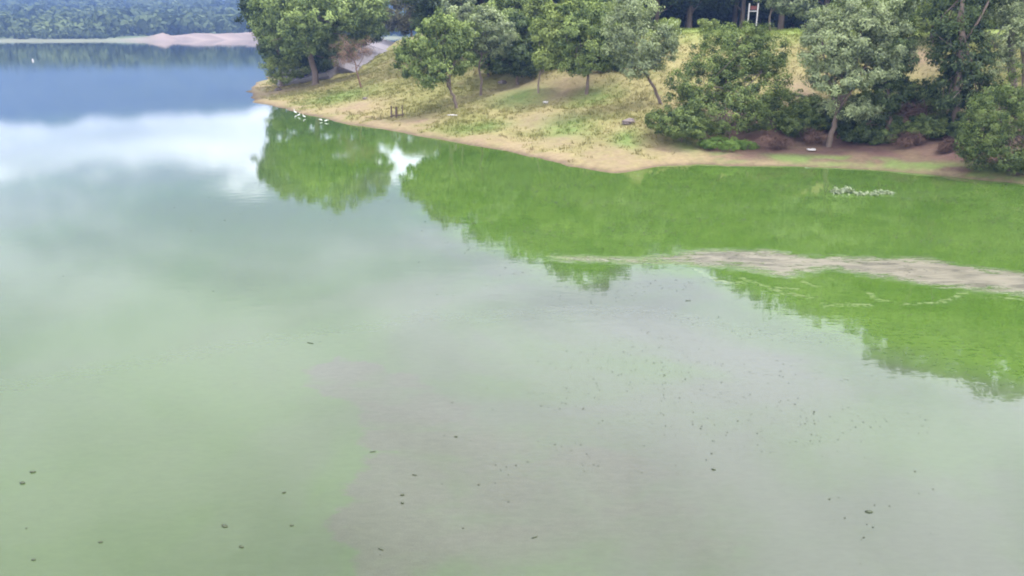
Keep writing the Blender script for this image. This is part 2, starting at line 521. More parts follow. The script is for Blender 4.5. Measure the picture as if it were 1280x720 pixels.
mx = np.linspace(-2300, 1700, 260); my = np.linspace(1500, 2500, 60)
MX, MY = np.meshgrid(mx, my, indexing='ij'); MX = MX.ravel(); MY = MY.ravel()
ridge = 200 - 0.030 * (MX + 500) + 95 * (fbm(MX * 0.0022, 0 * MX + 3, 4, 120) - 0.5) + 44 * (fbm(MX * 0.010, 0 * MX, 3, 124) - 0.5)
prof = np.sin(np.clip((MY - 1500) / 800, 0, 1) * math.pi / 2) ** 1.2 * (1 - 0.3 * sm(MY, 2300, 2500))
MZ = ridge * prof * (0.88 + 0.24 * fbm(MX * 0.006, MY * 0.006, 4, 126))
m_mtn, t, out = material("mountain_forest")
p = t.new('ShaderNodeBsdfPrincipled')
co = t.new('ShaderNodeTexCoord').outputs['Object']
nn = t.noise(co, 0.02, 6, 0.65)
t.put(p.inputs['Base Color'], t.mix(t.sstep(nn, 0.35, 0.65), (0.022, 0.04, 0.018), (0.06, 0.085, 0.035))); p.inputs['Roughness'].default_value = 1.0
b = t.new('ShaderNodeBump'); b.inputs['Distance'].default_value = 12.0; t.l.new(nn, b.inputs['Height']); t.l.new(b.outputs[0], p.inputs['Normal'])
t.l.new(p.outputs[0], out.inputs[0])
tag(link("mountain", mesh("mountain", np.stack([MX, MY, MZ], 1), grid_faces(len(mx), len(my)), True), m_mtn), kind="structure")

# ------------------------------------------------------------------ foliage
def leaf_quads(c, nrm, length, width, spin):
    """Rhombic leaves at c facing nrm."""
    n = len(c)
    nrm = nrm / (np.linalg.norm(nrm, axis=1, keepdims=True) + 1e-9)
    up = np.where(np.abs(nrm[:, 2:3]) > 0.9, np.array([[1., 0, 0]]), np.array([[0, 0, 1.]]))
    a = np.cross(nrm, up); a /= np.linalg.norm(a, axis=1, keepdims=True)
    bb = np.cross(nrm, a)
    cs, sn = np.cos(spin)[:, None], np.sin(spin)[:, None]
    u = a * cs + bb * sn; vv = -a * sn + bb * cs
    L = length[:, None] * 0.5; Wd = width[:, None] * 0.5
    V = np.stack([c - u * L, c + vv * Wd + nrm * L * 0.15, c + u * L, c - vv * Wd + nrm * L * 0.15], 1).reshape(-1, 3)
    return V, np.arange(4 * n).reshape(n, 4)


def crown_mesh(name, lobes, n_leaf, leaf=(0.28, 0.15), clump=0.55, seed=0, fill=0.62, droop=0.0):
    """Leaves gathered in clumps through the lobes (cx,cy,cz,rx,ry,rz)."""
    r = np.random.default_rng(seed)
    lobes = np.array(lobes, float)
    area = (lobes[:, 3] * lobes[:, 5]) ** 1.0
    per = np.maximum((n_leaf * area / area.sum()).astype(int), 40)
    C, N, T = [], [], []
    for (cx, cy, cz, rx, ry, rz), k in zip(lobes, per):
        surf = 4 * math.pi * ((rx * ry + ry * rz + rx * rz) / 3)
        clump_ = clump * 1.1
        nc = max(int(surf / (clump_ * clump_ * 2.2)), 8)
        d = r.normal(size=(nc, 3)); d /= np.linalg.norm(d, axis=1, keepdims=True)
        rad = fill + (1.04 - fill) * r.random(nc) ** 0.6 + r.normal(size=nc) * 0.05
        low = d[:, 2] < -0.35
        rad[low] *= 0.85
        cc_ = np.array((cx, cy, cz)) + d * rad[:, None] * np.array((rx, ry, rz))
        size = clump_ * r.uniform(0.5, 1.25, nc)
        ctint = r.normal(0.0, 0.2, nc)
        j = r.integers(0, nc, k)
        off = r.normal(size=(k, 3)); off /= np.linalg.norm(off, axis=1, keepdims=True)
        off *= (r.random(k) ** 0.45)[:, None]
        off[:, 2] *= 0.75
        pos = cc_[j] + off * size[j][:, None]
        pos[:, 2] -= droop * np.abs(off[:, 0] + off[:, 1]) * size[j]
        C.append(pos)
        N.append(off * 0.8 + d[j] * 0.5 + np.array((0, 0, 0.35)) + r.normal(size=(k, 3)) * 0.45)
        T.append(0.5 + ctint[j] + r.normal(0, 0.14, k) + 0.12 * off[:, 2])
    C = np.concatenate(C); N = np.concatenate(N); T = np.clip(np.concatenate(T), 0, 1)
    n = len(C)
    V, Fq = leaf_quads(C, N, leaf[0] * r.uniform(0.4, 1.2, n), leaf[1] * r.uniform(0.45, 1.15, n), r.uniform(0, 6.28, n))
    me = mesh(name, V, Fq)
    fattr(me, 'tint', np.repeat(T, 4))
    return me


def tube(paths, sides=7):
    """Tapered tubes: each path a list of (x,y,z,radius)."""
    V, Fc = [], []; o = 0
    ang = np.arange(sides) * 2 * math.pi / sides
    for path in paths:
        P = np.array(path, float)
        pts, rad = P[:, :3], P[:, 3]
        tan = np.gradient(pts, axis=0); tan /= np.linalg.norm(tan, axis=1, keepdims=True) + 1e-9
        ref = np.array((0.31, 0.95, 0.1)) if abs(tan[0][1]) < 0.9 else np.array((1., 0, 0))
        a = np.cross(tan, ref); a /= np.linalg.norm(a, axis=1, keepdims=True)
        bq = np.cross(tan, a)
        ring = pts[:, None] + rad[:, None, None] * (a[:, None] * np.cos(ang)[None, :, None] + bq[:, None] * np.sin(ang)[None, :, None])
        V.append(ring.reshape(-1, 3))
        n = len(P)
        for i in range(n - 1):
            for k in range(sides):
                k2 = (k + 1) % sides
                Fc.append((o + i * sides + k, o + i * sides + k2, o + (i + 1) * sides + k2, o + (i + 1) * sides + k))
        o += n * sides
    return np.concatenate(V), np.array(Fc)


def curved(a, b, r0, r1, n=5, bend=0.12, r=None):
    a = np.array(a, float); b = np.array(b, float)
    r = r or np.random.default_rng(1)
    L = np.linalg.norm(b - a)
    side = r.normal(size=3) * bend * L; side[2] = abs(side[2]) * 0.4
    out_ = []
    for i in range(n):
        tq = i / (n - 1)
        pnt = a + (b - a) * tq + side * math.sin(math.pi * tq)
        out_.append((*pnt, r0 + (r1 - r0) * tq))
    return out_


M = {}
M['mid'] = leafmat("leaf_mid_green", (0.024, 0.046, 0.011), (0.210, 0.272, 0.080))
M['dark'] = leafmat("leaf_dark_green", (0.010, 0.022, 0.008), (0.082, 0.118, 0.038), 0.22)
M['yellow'] = leafmat("leaf_yellow_green", (0.055, 0.085, 0.018), (0.230, 0.280, 0.080), 0.25)
M['silver'] = leafmat("leaf_silver_green", (0.030, 0.050, 0.020), (0.285, 0.340, 0.165), 0.25, 0.02)
M['bush'] = leafmat("leaf_bush_green", (0.014, 0.032, 0.008), (0.140, 0.185, 0.050), 0.2)
M['olive'] = leafmat("leaf_olive_brown", (0.045, 0.048, 0.018), (0.150, 0.135, 0.055), 0.3)
M['dry'] = leafmat("dry_twig_leaf", (0.075, 0.045, 0.036), (0.230, 0.160, 0.120), 0.1, 0.0)
M['dry_dark'] = leafmat("dark_dry_twig", (0.040, 0.024, 0.020), (0.135, 0.088, 0.068), 0.05, 0.0)
M['lush'] = leafmat("leaf_lush_grass", (0.060, 0.115, 0.020), (0.150, 0.235, 0.050), 0.35)
M['forest'] = leafmat("leaf_forest", (0.006, 0.013, 0.006), (0.050, 0.078, 0.026), 0.15)
M['bark'] = plain("bark_brown", (0.11, 0.085, 0.068), 0.9, 5.0, 0.45, 0.03)
M['bark_pale'] = plain("bark_pale", (0.15, 0.122, 0.095), 0.9, 5.0, 0.4, 0.03)
M['bark_red'] = plain("bark_reddish", (0.13, 0.075, 0.055), 0.9, 6.0, 0.4, 0.03)


def lobe(px, py, prx, pry, Y, dY=0.0, deep=0.9):
    c = aty(px, py, Y + dY)
    f = (Y + dY) * math.cos(PITCH) - (c[2] - CAM_H) * math.sin(PITCH)
    k = f / FOC
    return (*c, prx * k, prx * k * deep, pry * k)


def make_tree(name, label, cat, base, trunk_px, r0, lobes, leaves, leafm, barkm='bark', leaf=(0.28, 0.15), clump=0.55, group=None, seed=0,
              fill=0.62, branches=True, top=0.5, droop=0.0):
    """base: world point; trunk_px: further trunk points as world points; lobes: world ellipsoids."""
    r = np.random.default_rng(seed + 500)
    base = np.array(base, float)
    root = empty(name, base)
    tag(root, label, cat, group)
    pts = [base - np.array((0, 0, 0.35))] + [np.array(q_, float) for q_ in trunk_px]
    path = []
    n = len(pts)
    for i in range(n - 1):
        m_ = 4
        for k in range(m_):
            f = (i + k / m_) / (n - 1)
            pq = pts[i] + (pts[i + 1] - pts[i]) * k / m_
            path.append((*(pq + r.normal(size=3) * r0 * 0.22 * (f > 0)), r0 * (1 - top * f) * (1.35 if f == 0 else 1)))
    path.append((*pts[-1], r0 * (1 - top)))
    paths = [path]
    if branches:
        fork = np.array(path[-1][:3])
        mid = np.array(path[max(len(path) * 2 // 3, 1)][:3])
        for (cx, cy, cz, rx, ry, rz) in lobes:
            tgt = np.array((cx, cy, cz)) + r.normal(size=3) * np.array((rx, ry, rz)) * 0.15
            src = fork if r.random() < 0.65 else mid
            br = curved(src, tgt, r0 * 0.38, r0 * 0.12, 6, 0.1, r)
            paths.append(br)
            for _ in range(3):
                e = np.array((cx, cy, cz)) + r.normal(size=3) * np.array((rx, ry, rz)) * 0.5
                paths.append(curved(br[3][:3], e, r0 * 0.16, r0 * 0.05, 4, 0.12, r))
    V, Fc = tube(paths)
    link("trunk", mesh(name + "_trunk", V - base, Fc, True), M[barkm], root)
    lb = [(l[0] - base[0], l[1] - base[1], l[2] - base[2], l[3], l[4], l[5]) for l in lobes]
    link("crown", crown_mesh(name + "_crown", lb, leaves, leaf, clump, seed, fill, droop), M[leafm], root)
    return root


def _more(n):
    return int(n * 1.5)


def px_tree(name, label, cat, base_px, trunk, r0, lobes, leaves, leafm, Y=None, **kw):
    """Lay a tree out from its surveyed outline; base on the bank, or at distance Y."""
    if Y is None:
        base = ground_hit(*base_px); Y = base[1]
    else:
        b_ = aty(base_px[0], base_px[1], Y); base = np.array((b_[0], Y, gz(b_[0], Y)))
    tr = [aty(q_[0], q_[1], Y + (q_[2] if len(q_) > 2 else 0)) for q_ in trunk]
    lb = [lobe(l[0], l[1], l[2], l[3], Y, l[4] if len(l) > 4 else 0.0) for l in lobes]
    return make_tree(name, label, cat, base, tr, r0, lb, _more(leaves), leafm, **kw)


# large tree on the point
px_tree("broadleaf_tree", "big round-crowned green tree with a thick trunk on the grassy point", "tree", (395, 106), [(391, 80), (384, 50), (386, 25)], 0.42,
        [(398, -2, 52, 32, 0), (352, 12, 36, 30, -1), (440, 10, 36, 32, 1), (372, 46, 34, 26, -2.5), (426, 42, 30, 24, 2), (398, 22, 46, 30, -3), (346, 40, 24, 22, 1),
         (456, 26, 24, 26, 2), (395, 30, 40, 30, 4), (345, 26, 30, 30, 0)],
        32000, 'mid', leaf=(0.40, 0.22), clump=0.75, seed=1)
px_tree("dark_tree", "dark dense tree behind the big tree, overhanging the lake", "tree", (352, 92), [(348, 70), (340, 40)], 0.3,
        [(330, 18, 28, 26, 0), (342, 55, 20, 26, 0), (318, 2, 20, 14, -1), (360, 62, 22, 26, 2), (390, 60, 30, 30, 3), (405, 75, 22, 18, 2)],
        12000, 'dark', Y=101.0, leaf=(0.45, 0.26), clump=0.85, seed=2)
px_tree("shore_shrub", "light green shrub at the water's edge left of the boats", "shrub", (352, 104), [(350, 98)], 0.05,
        [(346, 86, 12, 14, 0), (335, 80, 8, 7, 0), (362, 84, 12, 14, 1), (350, 98, 14, 7, 0), (372, 88, 14, 10, 2)], 4000, 'yellow', Y=97.0, leaf=(0.35, 0.12), clump=0.5, seed=3)
px_tree("twiggy_tree", "thin leaning tree with sparse pinkish-brown twigs beside the ramp", "tree", (453, 110), [(447, 95), (444, 78)], 0.11,
        [(440, 66, 22, 16, 0), (430, 58, 14, 12, 0), (455, 60, 12, 14, 0), (425, 78, 12, 8, 1)], 1300, 'dry', barkm='bark_red', leaf=(0.6, 0.035), clump=0.6, seed=4, fill=0.2)
# row of small trees on the slope
px_tree("slope_tree", "leaning small tree with a drooping lower lobe, nearest the water", "tree", (572, 135), [(567, 120), (559, 107)], 0.17,
        [(550, 52, 34, 28, 0), (516, 76, 20, 22, 0), (541, 92, 26, 18, -1.5), (572, 72, 20, 24, 1), (552, 28, 22, 14, 0), (507, 62, 10, 12, 0), (582, 45, 14, 16, 1)],
        15000, 'mid', leaf=(0.28, 0.14), clump=0.5, seed=5)
px_tree("slope_tree", "slim tree with a curved bare trunk, right of the leaning lobed tree", "tree", (601, 119), [(602, 100), (598, 85), (602, 68)], 0.13,
        [(606, 42, 28, 26, 0), (592, 58, 16, 16, 0), (622, 54, 20, 18, 0), (606, 20, 18, 12, 0), (632, 40, 14, 16, 0)], 12000, 'silver', leaf=(0.28, 0.12), clump=0.5, seed=6)
px_tree("slope_tree", "dark low-crowned tree in the shade between two slim-trunked trees", "tree", (646, 106), [(646, 92), (648, 70)], 0.16,
        [(645, 66, 30, 26, 0), (662, 46, 26, 26, 1), (628, 76, 16, 15, -1), (655, 84, 22, 10, 0), (640, 34, 20, 16, 2)], 12000, 'dark', leaf=(0.3, 0.16), clump=0.55, seed=7)
px_tree("slope_tree", "bright yellow-green tree with a thin pale trunk", "tree", (673, 117), [(673, 102), (676, 88)], 0.10,
        [(692, 48, 26, 28, 0), (700, 22, 24, 18, 0), (682, 74, 18, 14, -1), (708, 68, 16, 16, 0), (676, 40, 12, 16, 0)], 11000, 'yellow', barkm='bark_pale', leaf=(0.3, 0.16), clump=0.5, seed=8)
px_tree("slope_tree", "full grey-green tree with a dark upright trunk and low branches", "tree", (733, 118), [(734, 105), (736, 85)], 0.17,
        [(726, 54, 26, 30, 0), (748, 28, 26, 24, 1), (722, 84, 22, 10, 0), (760, 60, 16, 18, 0), (742, 72, 18, 20, 0), (720, 14, 18, 14, 1)], 13000, 'mid', leaf=(0.28, 0.14), clump=0.5, seed=9)
px_tree("slope_tree", "leaning tree with a slanting bare trunk beside the large bush", "tree", (829, 130), [(818, 110), (806, 90)], 0.15,
        [(802, 54, 38, 30, 0), (780, 34, 26, 26, 0), (822, 70, 22, 20, 0), (792, 84, 24, 14, -0.5), (836, 46, 13, 16, 0), (796, 10, 28, 16, 0), (770, 62, 14, 18, 0)],
        15000, 'silver', leaf=(0.26, 0.11), clump=0.48, seed=10)
# bushes and willows of the eastern bank
px_tree("large_bush", "large dense rounded green bush reaching down to the shore", "bush", (905, 170), [(905, 150), (908, 110)], 0.16,
        [(912, 70, 46, 38, 2.5), (880, 104, 42, 36, 1), (938, 108, 46, 42, 1), (955, 70, 32, 32, 3), (900, 142, 56, 28, -0.5), (860, 132, 34, 26, 0), (960, 146, 28, 22, 0.5), (925, 48, 36, 18, 3)],
        36000, 'bush', leaf=(0.19, 0.095), clump=0.44, seed=11, fill=0.7)
px_tree("low_shrub", "low bright rounded shrub at the foot of the large bush", "shrub", (852, 178), [(852, 165)], 0.05,
        [(850, 157, 30, 16, -0.5), (828, 154, 22, 15, 0.3), (876, 163, 18, 12, -0.6)], 9000, 'bush', leaf=(0.17, 0.08), clump=0.3, seed=12, branches=False)
px_tree("grass_clump", "soft light green grassy clump between the large bush and the water", "plant", (910, 187), [(910, 182)], 0.03,
        [(905, 180, 26, 8, 0), (930, 183, 16, 6, 0.2), (885, 181, 12, 6, 0)], 6000, 'lush', leaf=(0.22, 0.03), clump=0.22, seed=13, branches=False)
px_tree("willow_tree", "silvery willow with a leaning pale trunk at the water's edge", "tree", (1034, 184), [(1040, 165), (1047, 140), (1058, 105)], 0.2,
        [(1068, 48, 46, 36, 0.5), (1032, 60, 32, 34, -0.5), (1045, 100, 34, 24, -0.8), (1070, 16, 42, 20, 0.5), (1024, 32, 20, 18, 0), (1100, 30, 32, 28, 1), (1060, 135, 36, 14, 0), (1112, 58, 28, 32, 0.3), (1084, 88, 32, 26, -0.4)],
        38000, 'silver', barkm='bark', leaf=(0.24, 0.085), clump=0.45, seed=14)
px_tree("dark_shrub_tree", "dark green tree pressed against the right side of the silvery willow", "tree", (1112, 175), [(1112, 150), (1110, 110)], 0.18,
        [(1108, 76, 32, 36, 0), (1102, 116, 34, 26, 0), (1085, 140, 30, 18, 0), (1126, 50, 16, 24, 0.5)], 14000, 'dark', leaf=(0.22, 0.1), clump=0.45, seed=15)
px_tree("dark_tree", "tall dark tree right of the bare patch, topmost out of the picture", "tree", (1195, 172), [(1196, 130), (1200, 60), (1205, -10)], 0.24,
        [(1205, 70, 34, 40, 0.5), (1190, 112, 26, 30, 0), (1195, 20, 34, 40, 1), (1225, 120, 26, 26, 0), (1215, -40, 46, 46, 1), (1180, 60, 18, 30, 0), (1210, -95, 40, 40, 1)], 22000, 'dark', leaf=(0.24, 0.12), clump=0.48, seed=16)
px_tree("willow_tree", "silver-green willow at the right edge above the overhanging bush", "tree", (1282, 150), [(1282, 120), (1278, 60), (1282, 10)], 0.2,
        [(1256, 44, 32, 32, -0.5), (1290, 60, 36, 36, 0), (1234, 82, 22, 20, -0.5), (1275, 10, 36, 30, 0), (1310, -10, 50, 50, 1), (1285, -60, 56, 44, 1), (1330, 50, 40, 40, 0), (1300, -115, 46, 40, 1)],
        22000, 'silver', barkm='bark_pale', leaf=(0.22, 0.08), clump=0.42, seed=17)
px_tree("overhanging_bush", "big leafy bush at the right edge overhanging the water", "bush", (1262, 214), [(1262, 195), (1262, 160)], 0.12,
        [(1256, 138, 40, 30, 0), (1230, 164, 32, 26, 0), (1282, 112, 34, 30, 0.5), (1262, 182, 48, 22, -0.3), (1218, 182, 20, 16, 0), (1310, 150, 40, 44, 0.5), (1320, 200, 40, 24, 0), (1245, 198, 40, 14, -0.2), (1285, 205, 40, 14, -0.3)],
        26000, 'bush', leaf=(0.17, 0.075), clump=0.38, seed=18, fill=0.68)
px_tree("yellow_tree", "yellow-green tree behind the bare patch at the right", "tree", (1165, 60), [(1165, 40), (1170, 10)], 0.18,
        [(1165, 24, 22, 18, 0), (1195, 8, 34, 22, 0), (1235, 12, 34, 22, 0), (1190, 34, 20, 12, 0), (1215, -30, 50, 34, 1)], 12000, 'yellow', Y=66.0, leaf=(0.3, 0.16), clump=0.55, seed=19)
px_tree("crest_tree", "grey-green tree standing on the crest in the gap at upper right", "tree", (1132, 42), [(1132, 30), (1134, 5)], 0.16,
        [(1132, 12, 26, 18, 0), (1148, 22, 18, 10, 0), (1118, -8, 30, 20, 0), (1155, -10, 26, 24, 0)], 9000, 'silver', Y=82.0, leaf=(0.35, 0.18), clump=0.6, seed=20)
px_tree("crest_tree", "grey-green tree with a thin pale trunk right of the white frame", "tree", (963, 38), [(962, 25), (965, 8)], 0.13,
        [(985, 4, 30, 13, 0), (1006, 14, 20, 10, 0), (962, -18, 40, 18, 0), (1000, -20, 40, 22, 1)], 10000, 'silver', barkm='bark_pale', Y=80.0, leaf=(0.35, 0.18), clump=0.6, seed=21)
for (bx_, by_, sx_, sy_, lab, sd_) in [(836, 40, 13, 9, "small light green shrub on the crest right of the leaning tree", 1), (884, 40, 12, 8, "small shrub on the crest above the large bush", 2)]:
    px_tree("crest_shrub", lab, "shrub", (bx_, by_), [(bx_, by_ - 4)], 0.04, [(bx_, by_ - 9, sx_, sy_, 0), (bx_ + 8, by_ - 6, sx_ * .6, sy_ * .7, 0.3)], 2200, 'yellow',
            Y=74.0, leaf=(0.2, 0.1), clump=0.3, seed=30 + sd_, branches=False)
px_tree("tall_tree", "tall green tree rising behind the willow and its dark neighbour", "tree", (1100, 120), [(1098, 60), (1095, 0)], 0.24,
        [(1090, -20, 44, 36, 0), (1120, 0, 30, 34, 0), (1060, -5, 30, 26, 0), (1095, -62, 38, 34, 0), (1130, -45, 28, 30, 0)], 15000, 'mid', Y=58.0, leaf=(0.3, 0.15), clump=0.55, seed=25)
px_tree("tall_tree", "tall tree at the right edge rising behind the silver-green willow", "tree", (1265, 120), [(1262, 30), (1260, -60)], 0.26,
        [(1262, -70, 54, 50, 0), (1310, -40, 50, 60, 0), (1240, -20, 40, 44, 0), (1262, -130, 46, 40, 0), (1310, -130, 50, 44, 0), (1215, -80, 36, 40, 0)], 22000, 'mid', Y=55.0, leaf=(0.32, 0.17), clump=0.55, seed=26)
px_tree("tall_tree", "tall tree just outside the right edge, seen mirrored in the lake", "tree", (1380, 150), [(1390, 60), (1400, -40)], 0.26,
        [(1395, -60, 60, 60, 0), (1440, -110, 54, 54, 0), (1385, -130, 50, 46, 0), (1345, -70, 40, 50, 0), (1430, -30, 60, 60, 0), (1360, -10, 40, 50, 0)], 17000, 'mid', Y=50.0, leaf=(0.34, 0.18), clump=0.6, seed=27)
# undergrowth below the willow
for i, (x_, y_, a_, b_, mk, lab) in enumerate([
        (1000, 152, 26, 20, 'bush', "green undergrowth shrub between the large bush and the willow"),
        (1072, 165, 22, 14, 'dark', "dark shrub right behind the willow's trunk"),
        (1158, 158, 22, 16, 'bush', "leafy green shrub in front of the dry brush"),
        (1100, 170, 16, 9, 'bush', "small green shrub low on the bank right of the willow's trunk"),
        (1150, 118, 20, 16, 'dark', "dark green shrub above the dry brush"),
        (1186, 152, 14, 14, 'dark', "small dark shrub left of the overhanging bush"),
        (985, 132, 26, 20, 'bush', "green shrub against the right flank of the large bush"), (1016, 136, 20, 16, 'dark', "dark shrub under the willow's left branches"),
        (1052, 150, 24, 14, 'dark', "dark undergrowth right around the willow's trunk"), (1128, 122, 22, 18, 'bush', "leafy shrub high on the bank behind the dry tangle"),
        (1170, 124, 18, 20, 'bush', "leafy shrub at the foot of the tall dark tree"), (1120, 158, 16, 12, 'bush', "green shrub left of the tall dry tangle"), (1204, 160, 16, 18, 'dark', "dark shrub between tall dark tree and overhanging bush")]):
    px_tree("undergrowth_shrub", lab, "shrub", (x_, y_ + b_), [(x_, y_)], 0.04,
            [(x_, y_, a_, b_, 0), (x_ + a_ * .5, y_ + b_ * .3, a_ * .6, b_ * .6, -0.3), (x_ - a_ * .5, y_ + b_ * .35, a_ * .5, b_ * .55, -0.2)], 5200, mk,
            leaf=(0.18, 0.09), clump=0.3, seed=40 + i, branches=False, group="undergrowth on the eastern bank")
for i, (x_, y_, a_, b_, lab) in enumerate([
        (968, 178, 20, 9, "dry reddish brush at the shore right of the large bush"), (1140, 142, 26, 18, "tall tangle of dry reddish brush between green shrubs"),
        (1134, 174, 22, 8, "low dry brush on the shore under the tall tangle"), (1012, 172, 16, 9, "dry reddish brush left of the willow's trunk"),
        (1186, 182, 12, 8, "dry brush on the shore left of the overhanging bush")]):
    px_tree("dry_brush", lab, "brush", (x_, y_ + b_), [(x_, y_)], 0.03, [(x_, y_, a_, b_, 0), (x_ + a_ * .4, y_, a_ * .6, b_ * .8, 0.2)], 620, 'dry_dark', barkm='bark_red',
            leaf=(0.7, 0.035), clump=0.45, seed=60 + i, fill=0.1, group="dry brush on the eastern bank")
# trees along the ramp far behind
px_tree("ramp_tree", "pale yellow-green tree at the head of the ramp", "tree", (466, 48), [(466, 40), (466, 20)], 0.2,
        [(466, 24, 22, 16, 0), (448, 14, 18, 14, 1), (486, 30, 14, 12, 0), (470, 2, 22, 12, 0)], 8000, 'yellow', Y=140.0, leaf=(0.5, 0.28), clump=0.9, seed=22)
px_tree("ramp_tree", "brownish-green tree behind the lobed leaning tree", "tree", (514, 50), [(514, 40), (512, 15)], 0.24,
        [(512, 18, 28, 18, 0), (498, 32, 16, 12, 0), (534, 8, 18, 14, 0), (516, 0, 26, 10, 0)], 9000, 'olive', Y=132.0, leaf=(0.5, 0.28), clump=0.9, seed=23)
px_tree("ramp_tree", "green shrubby tree at the foot of the ramp behind the twiggy tree", "tree", (420, 84), [(420, 74), (420, 60)], 0.14,
        [(424, 62, 22, 16, 0), (440, 50, 22, 16, 2), (408, 70, 18, 12, 0), (462, 44, 18, 10, 6)], 7000, 'dark', Y=108.0, leaf=(0.4, 0.22), clump=0.7, seed=24)

for i, (x_, y_, a_, b_, Y_, mk, lab) in enumerate([
        (575, 12, 22, 20, 84, 'silver', "pale tree peeping out above the leaning lobed tree"), (640, 14, 30, 24, 82, 'mid', "green tree behind the dark low-crowned tree"),
        (690, 4, 26, 26, 80, 'yellow', "fresh green tree behind the bright yellow-green tree"), (735, 0, 26, 26, 84, 'mid', "green tree behind the full grey-green tree"),
        (778, 12, 22, 26, 79, 'yellow', "bright tree between the grey-green tree and the leaning tree"), (610, 56, 22, 24, 77, 'mid', "green tree on the slope behind the curved slim trunk"),
        (660, 60, 26, 24, 76, 'bush', "dense green tree on the slope behind the thin pale trunk"), (708, 62, 24, 26, 75, 'mid', "green tree on the slope between the pale and the dark trunk"),
        (768, 66, 20, 22, 70, 'bush', "small tree on the slope left of the slanting trunk"), (545, 20, 26, 18, 92, 'dark', "dark tree high behind the leaning lobed tree")]):
    g_ = aty(x_, y_, Y_); zb_ = gz(g_[0], Y_); low_ = aty(x_, y_, Y_)[2]
    hp = 0.6 * (low_ - zb_)
    px_tree("slope_tree", lab, "tree", (x_, y_), [(x_, y_ + 20), (x_ + 2, y_)], 0.14,
            [(x_, y_, a_, b_, 0), (x_ - a_ * .7, y_ + b_ * .5, a_ * .6, b_ * .6, 0), (x_ + a_ * .7, y_ + b_ * .45, a_ * .6, b_ * .6, .5), (x_ + 3, y_ - b_ * .8, a_ * .7, b_ * .6, .5), (x_, y_ + b_ * .9, a_ * .7, b_ * .5, -.5)],
            9000, mk, Y=float(Y_), leaf=(0.32, 0.17), clump=0.55, seed=300 + i)

# ------------------------------------------------------------------ forest behind the crest: a few grown trees, copied one by one
protos = []
for k in range(4):
    r = np.random.default_rng(200 + k)
    H0 = 15.0
    lobes_ = [(0, 0, 9.5, 3.6, 3.6, 4.6), (r.uniform(-1, 1), r.uniform(-1, 1), 12.3, 2.6, 2.6, 2.6)]
    for j in range(8):
        a_ = j * 0.79 + r.uniform(-.3, .3); rr_ = r.uniform(1.8, 3.2)
        lobes_.append((math.cos(a_) * rr_, math.sin(a_) * rr_, r.uniform(3.6, 11.5), r.uniform(1.5, 2.4), r.uniform(1.5, 2.4), r.uniform(1.4, 2.3)))
    cm = crown_mesh("forest_crown_mesh", lobes_, 11000, (0.46, 0.26), 0.85, 210 + k, 0.55)
    paths = [[(0, 0, -0.6, 0.32), (0.1, 0, 2, 0.26), (0, 0.1, 6, 0.2), (0.1, 0, 11, 0.1)]]
    for l in lobes_[2:]:
        paths.append(curved((0, 0, max(l[2] - 2.5, 2)), l[:3], 0.1, 0.03, 5, 0.1, r))
    V, Fc = tube(paths, 6)
    protos.append((cm, mesh("forest_trunk_mesh", V, Fc, True)))
SKY_U = [-0.30, -0.16, -0.12, -0.044, 0.03, 0.066, 0.106, 0.166, 0.209, 0.254, 0.324, 0.407, 0.52, 0.65, 0.8]
SKY_T = [0.12, 0.12, 0.19, 0.290, 0.318, 0.340, 0.362, 0.326, 0.305, 0.328, 0.360, 0.395, 0.43, 0.45, 0.46]   # tree line height plus eye height over distance
fr = np.random.default_rng(77)
spots = []
for u in np.arange(-0.085, 0.80, 0.052):
    spots.append((u + fr.uniform(-.008, .008), 91 + fr.uniform(-3, 3), 0.0, 'front'))
for u in np.arange(-0.075, 0.80, 0.060):
    spots.append((u + fr.uniform(-.01, .01), 101 + fr.uniform(-2, 3), 2.0, 'middle'))
for u in np.arange(-0.06, 0.80, 0.065):
    spots.append((u + fr.uniform(-.01, .01), 111 + fr.uniform(-2, 3), 3.0, 'rear'))
for i, (u, Y, drop, row) in enumerate(spots):
    x = u * Y; zb = gz(x, Y)
    H = np.interp(u, SKY_U, SKY_T) * Y - CAM_H - drop - fr.uniform(0, 1.0) - zb
    H = max(H, 6.0)
    s_ = H / 15.0
    root = empty("forest_tree", (x, Y, zb))
    tag(root, {'front': "dark forest tree in the front row behind the grass crest", 'middle': "dark forest tree in the middle of the wood behind the crest",
               'rear': "dark forest tree deep in the wood behind the crest"}[row], "tree", "forest trees, %s row behind the crest" % row)
    root.rotation_euler = (0, 0, fr.uniform(0, 6.28)); root.scale = (max(s_, 1.0) * fr.uniform(.95, 1.15),) * 2 + (s_,)
    cm, tm = protos[i % 4]
    link("trunk", tm, M['bark'], root); link("crown", cm, M['forest'], root)


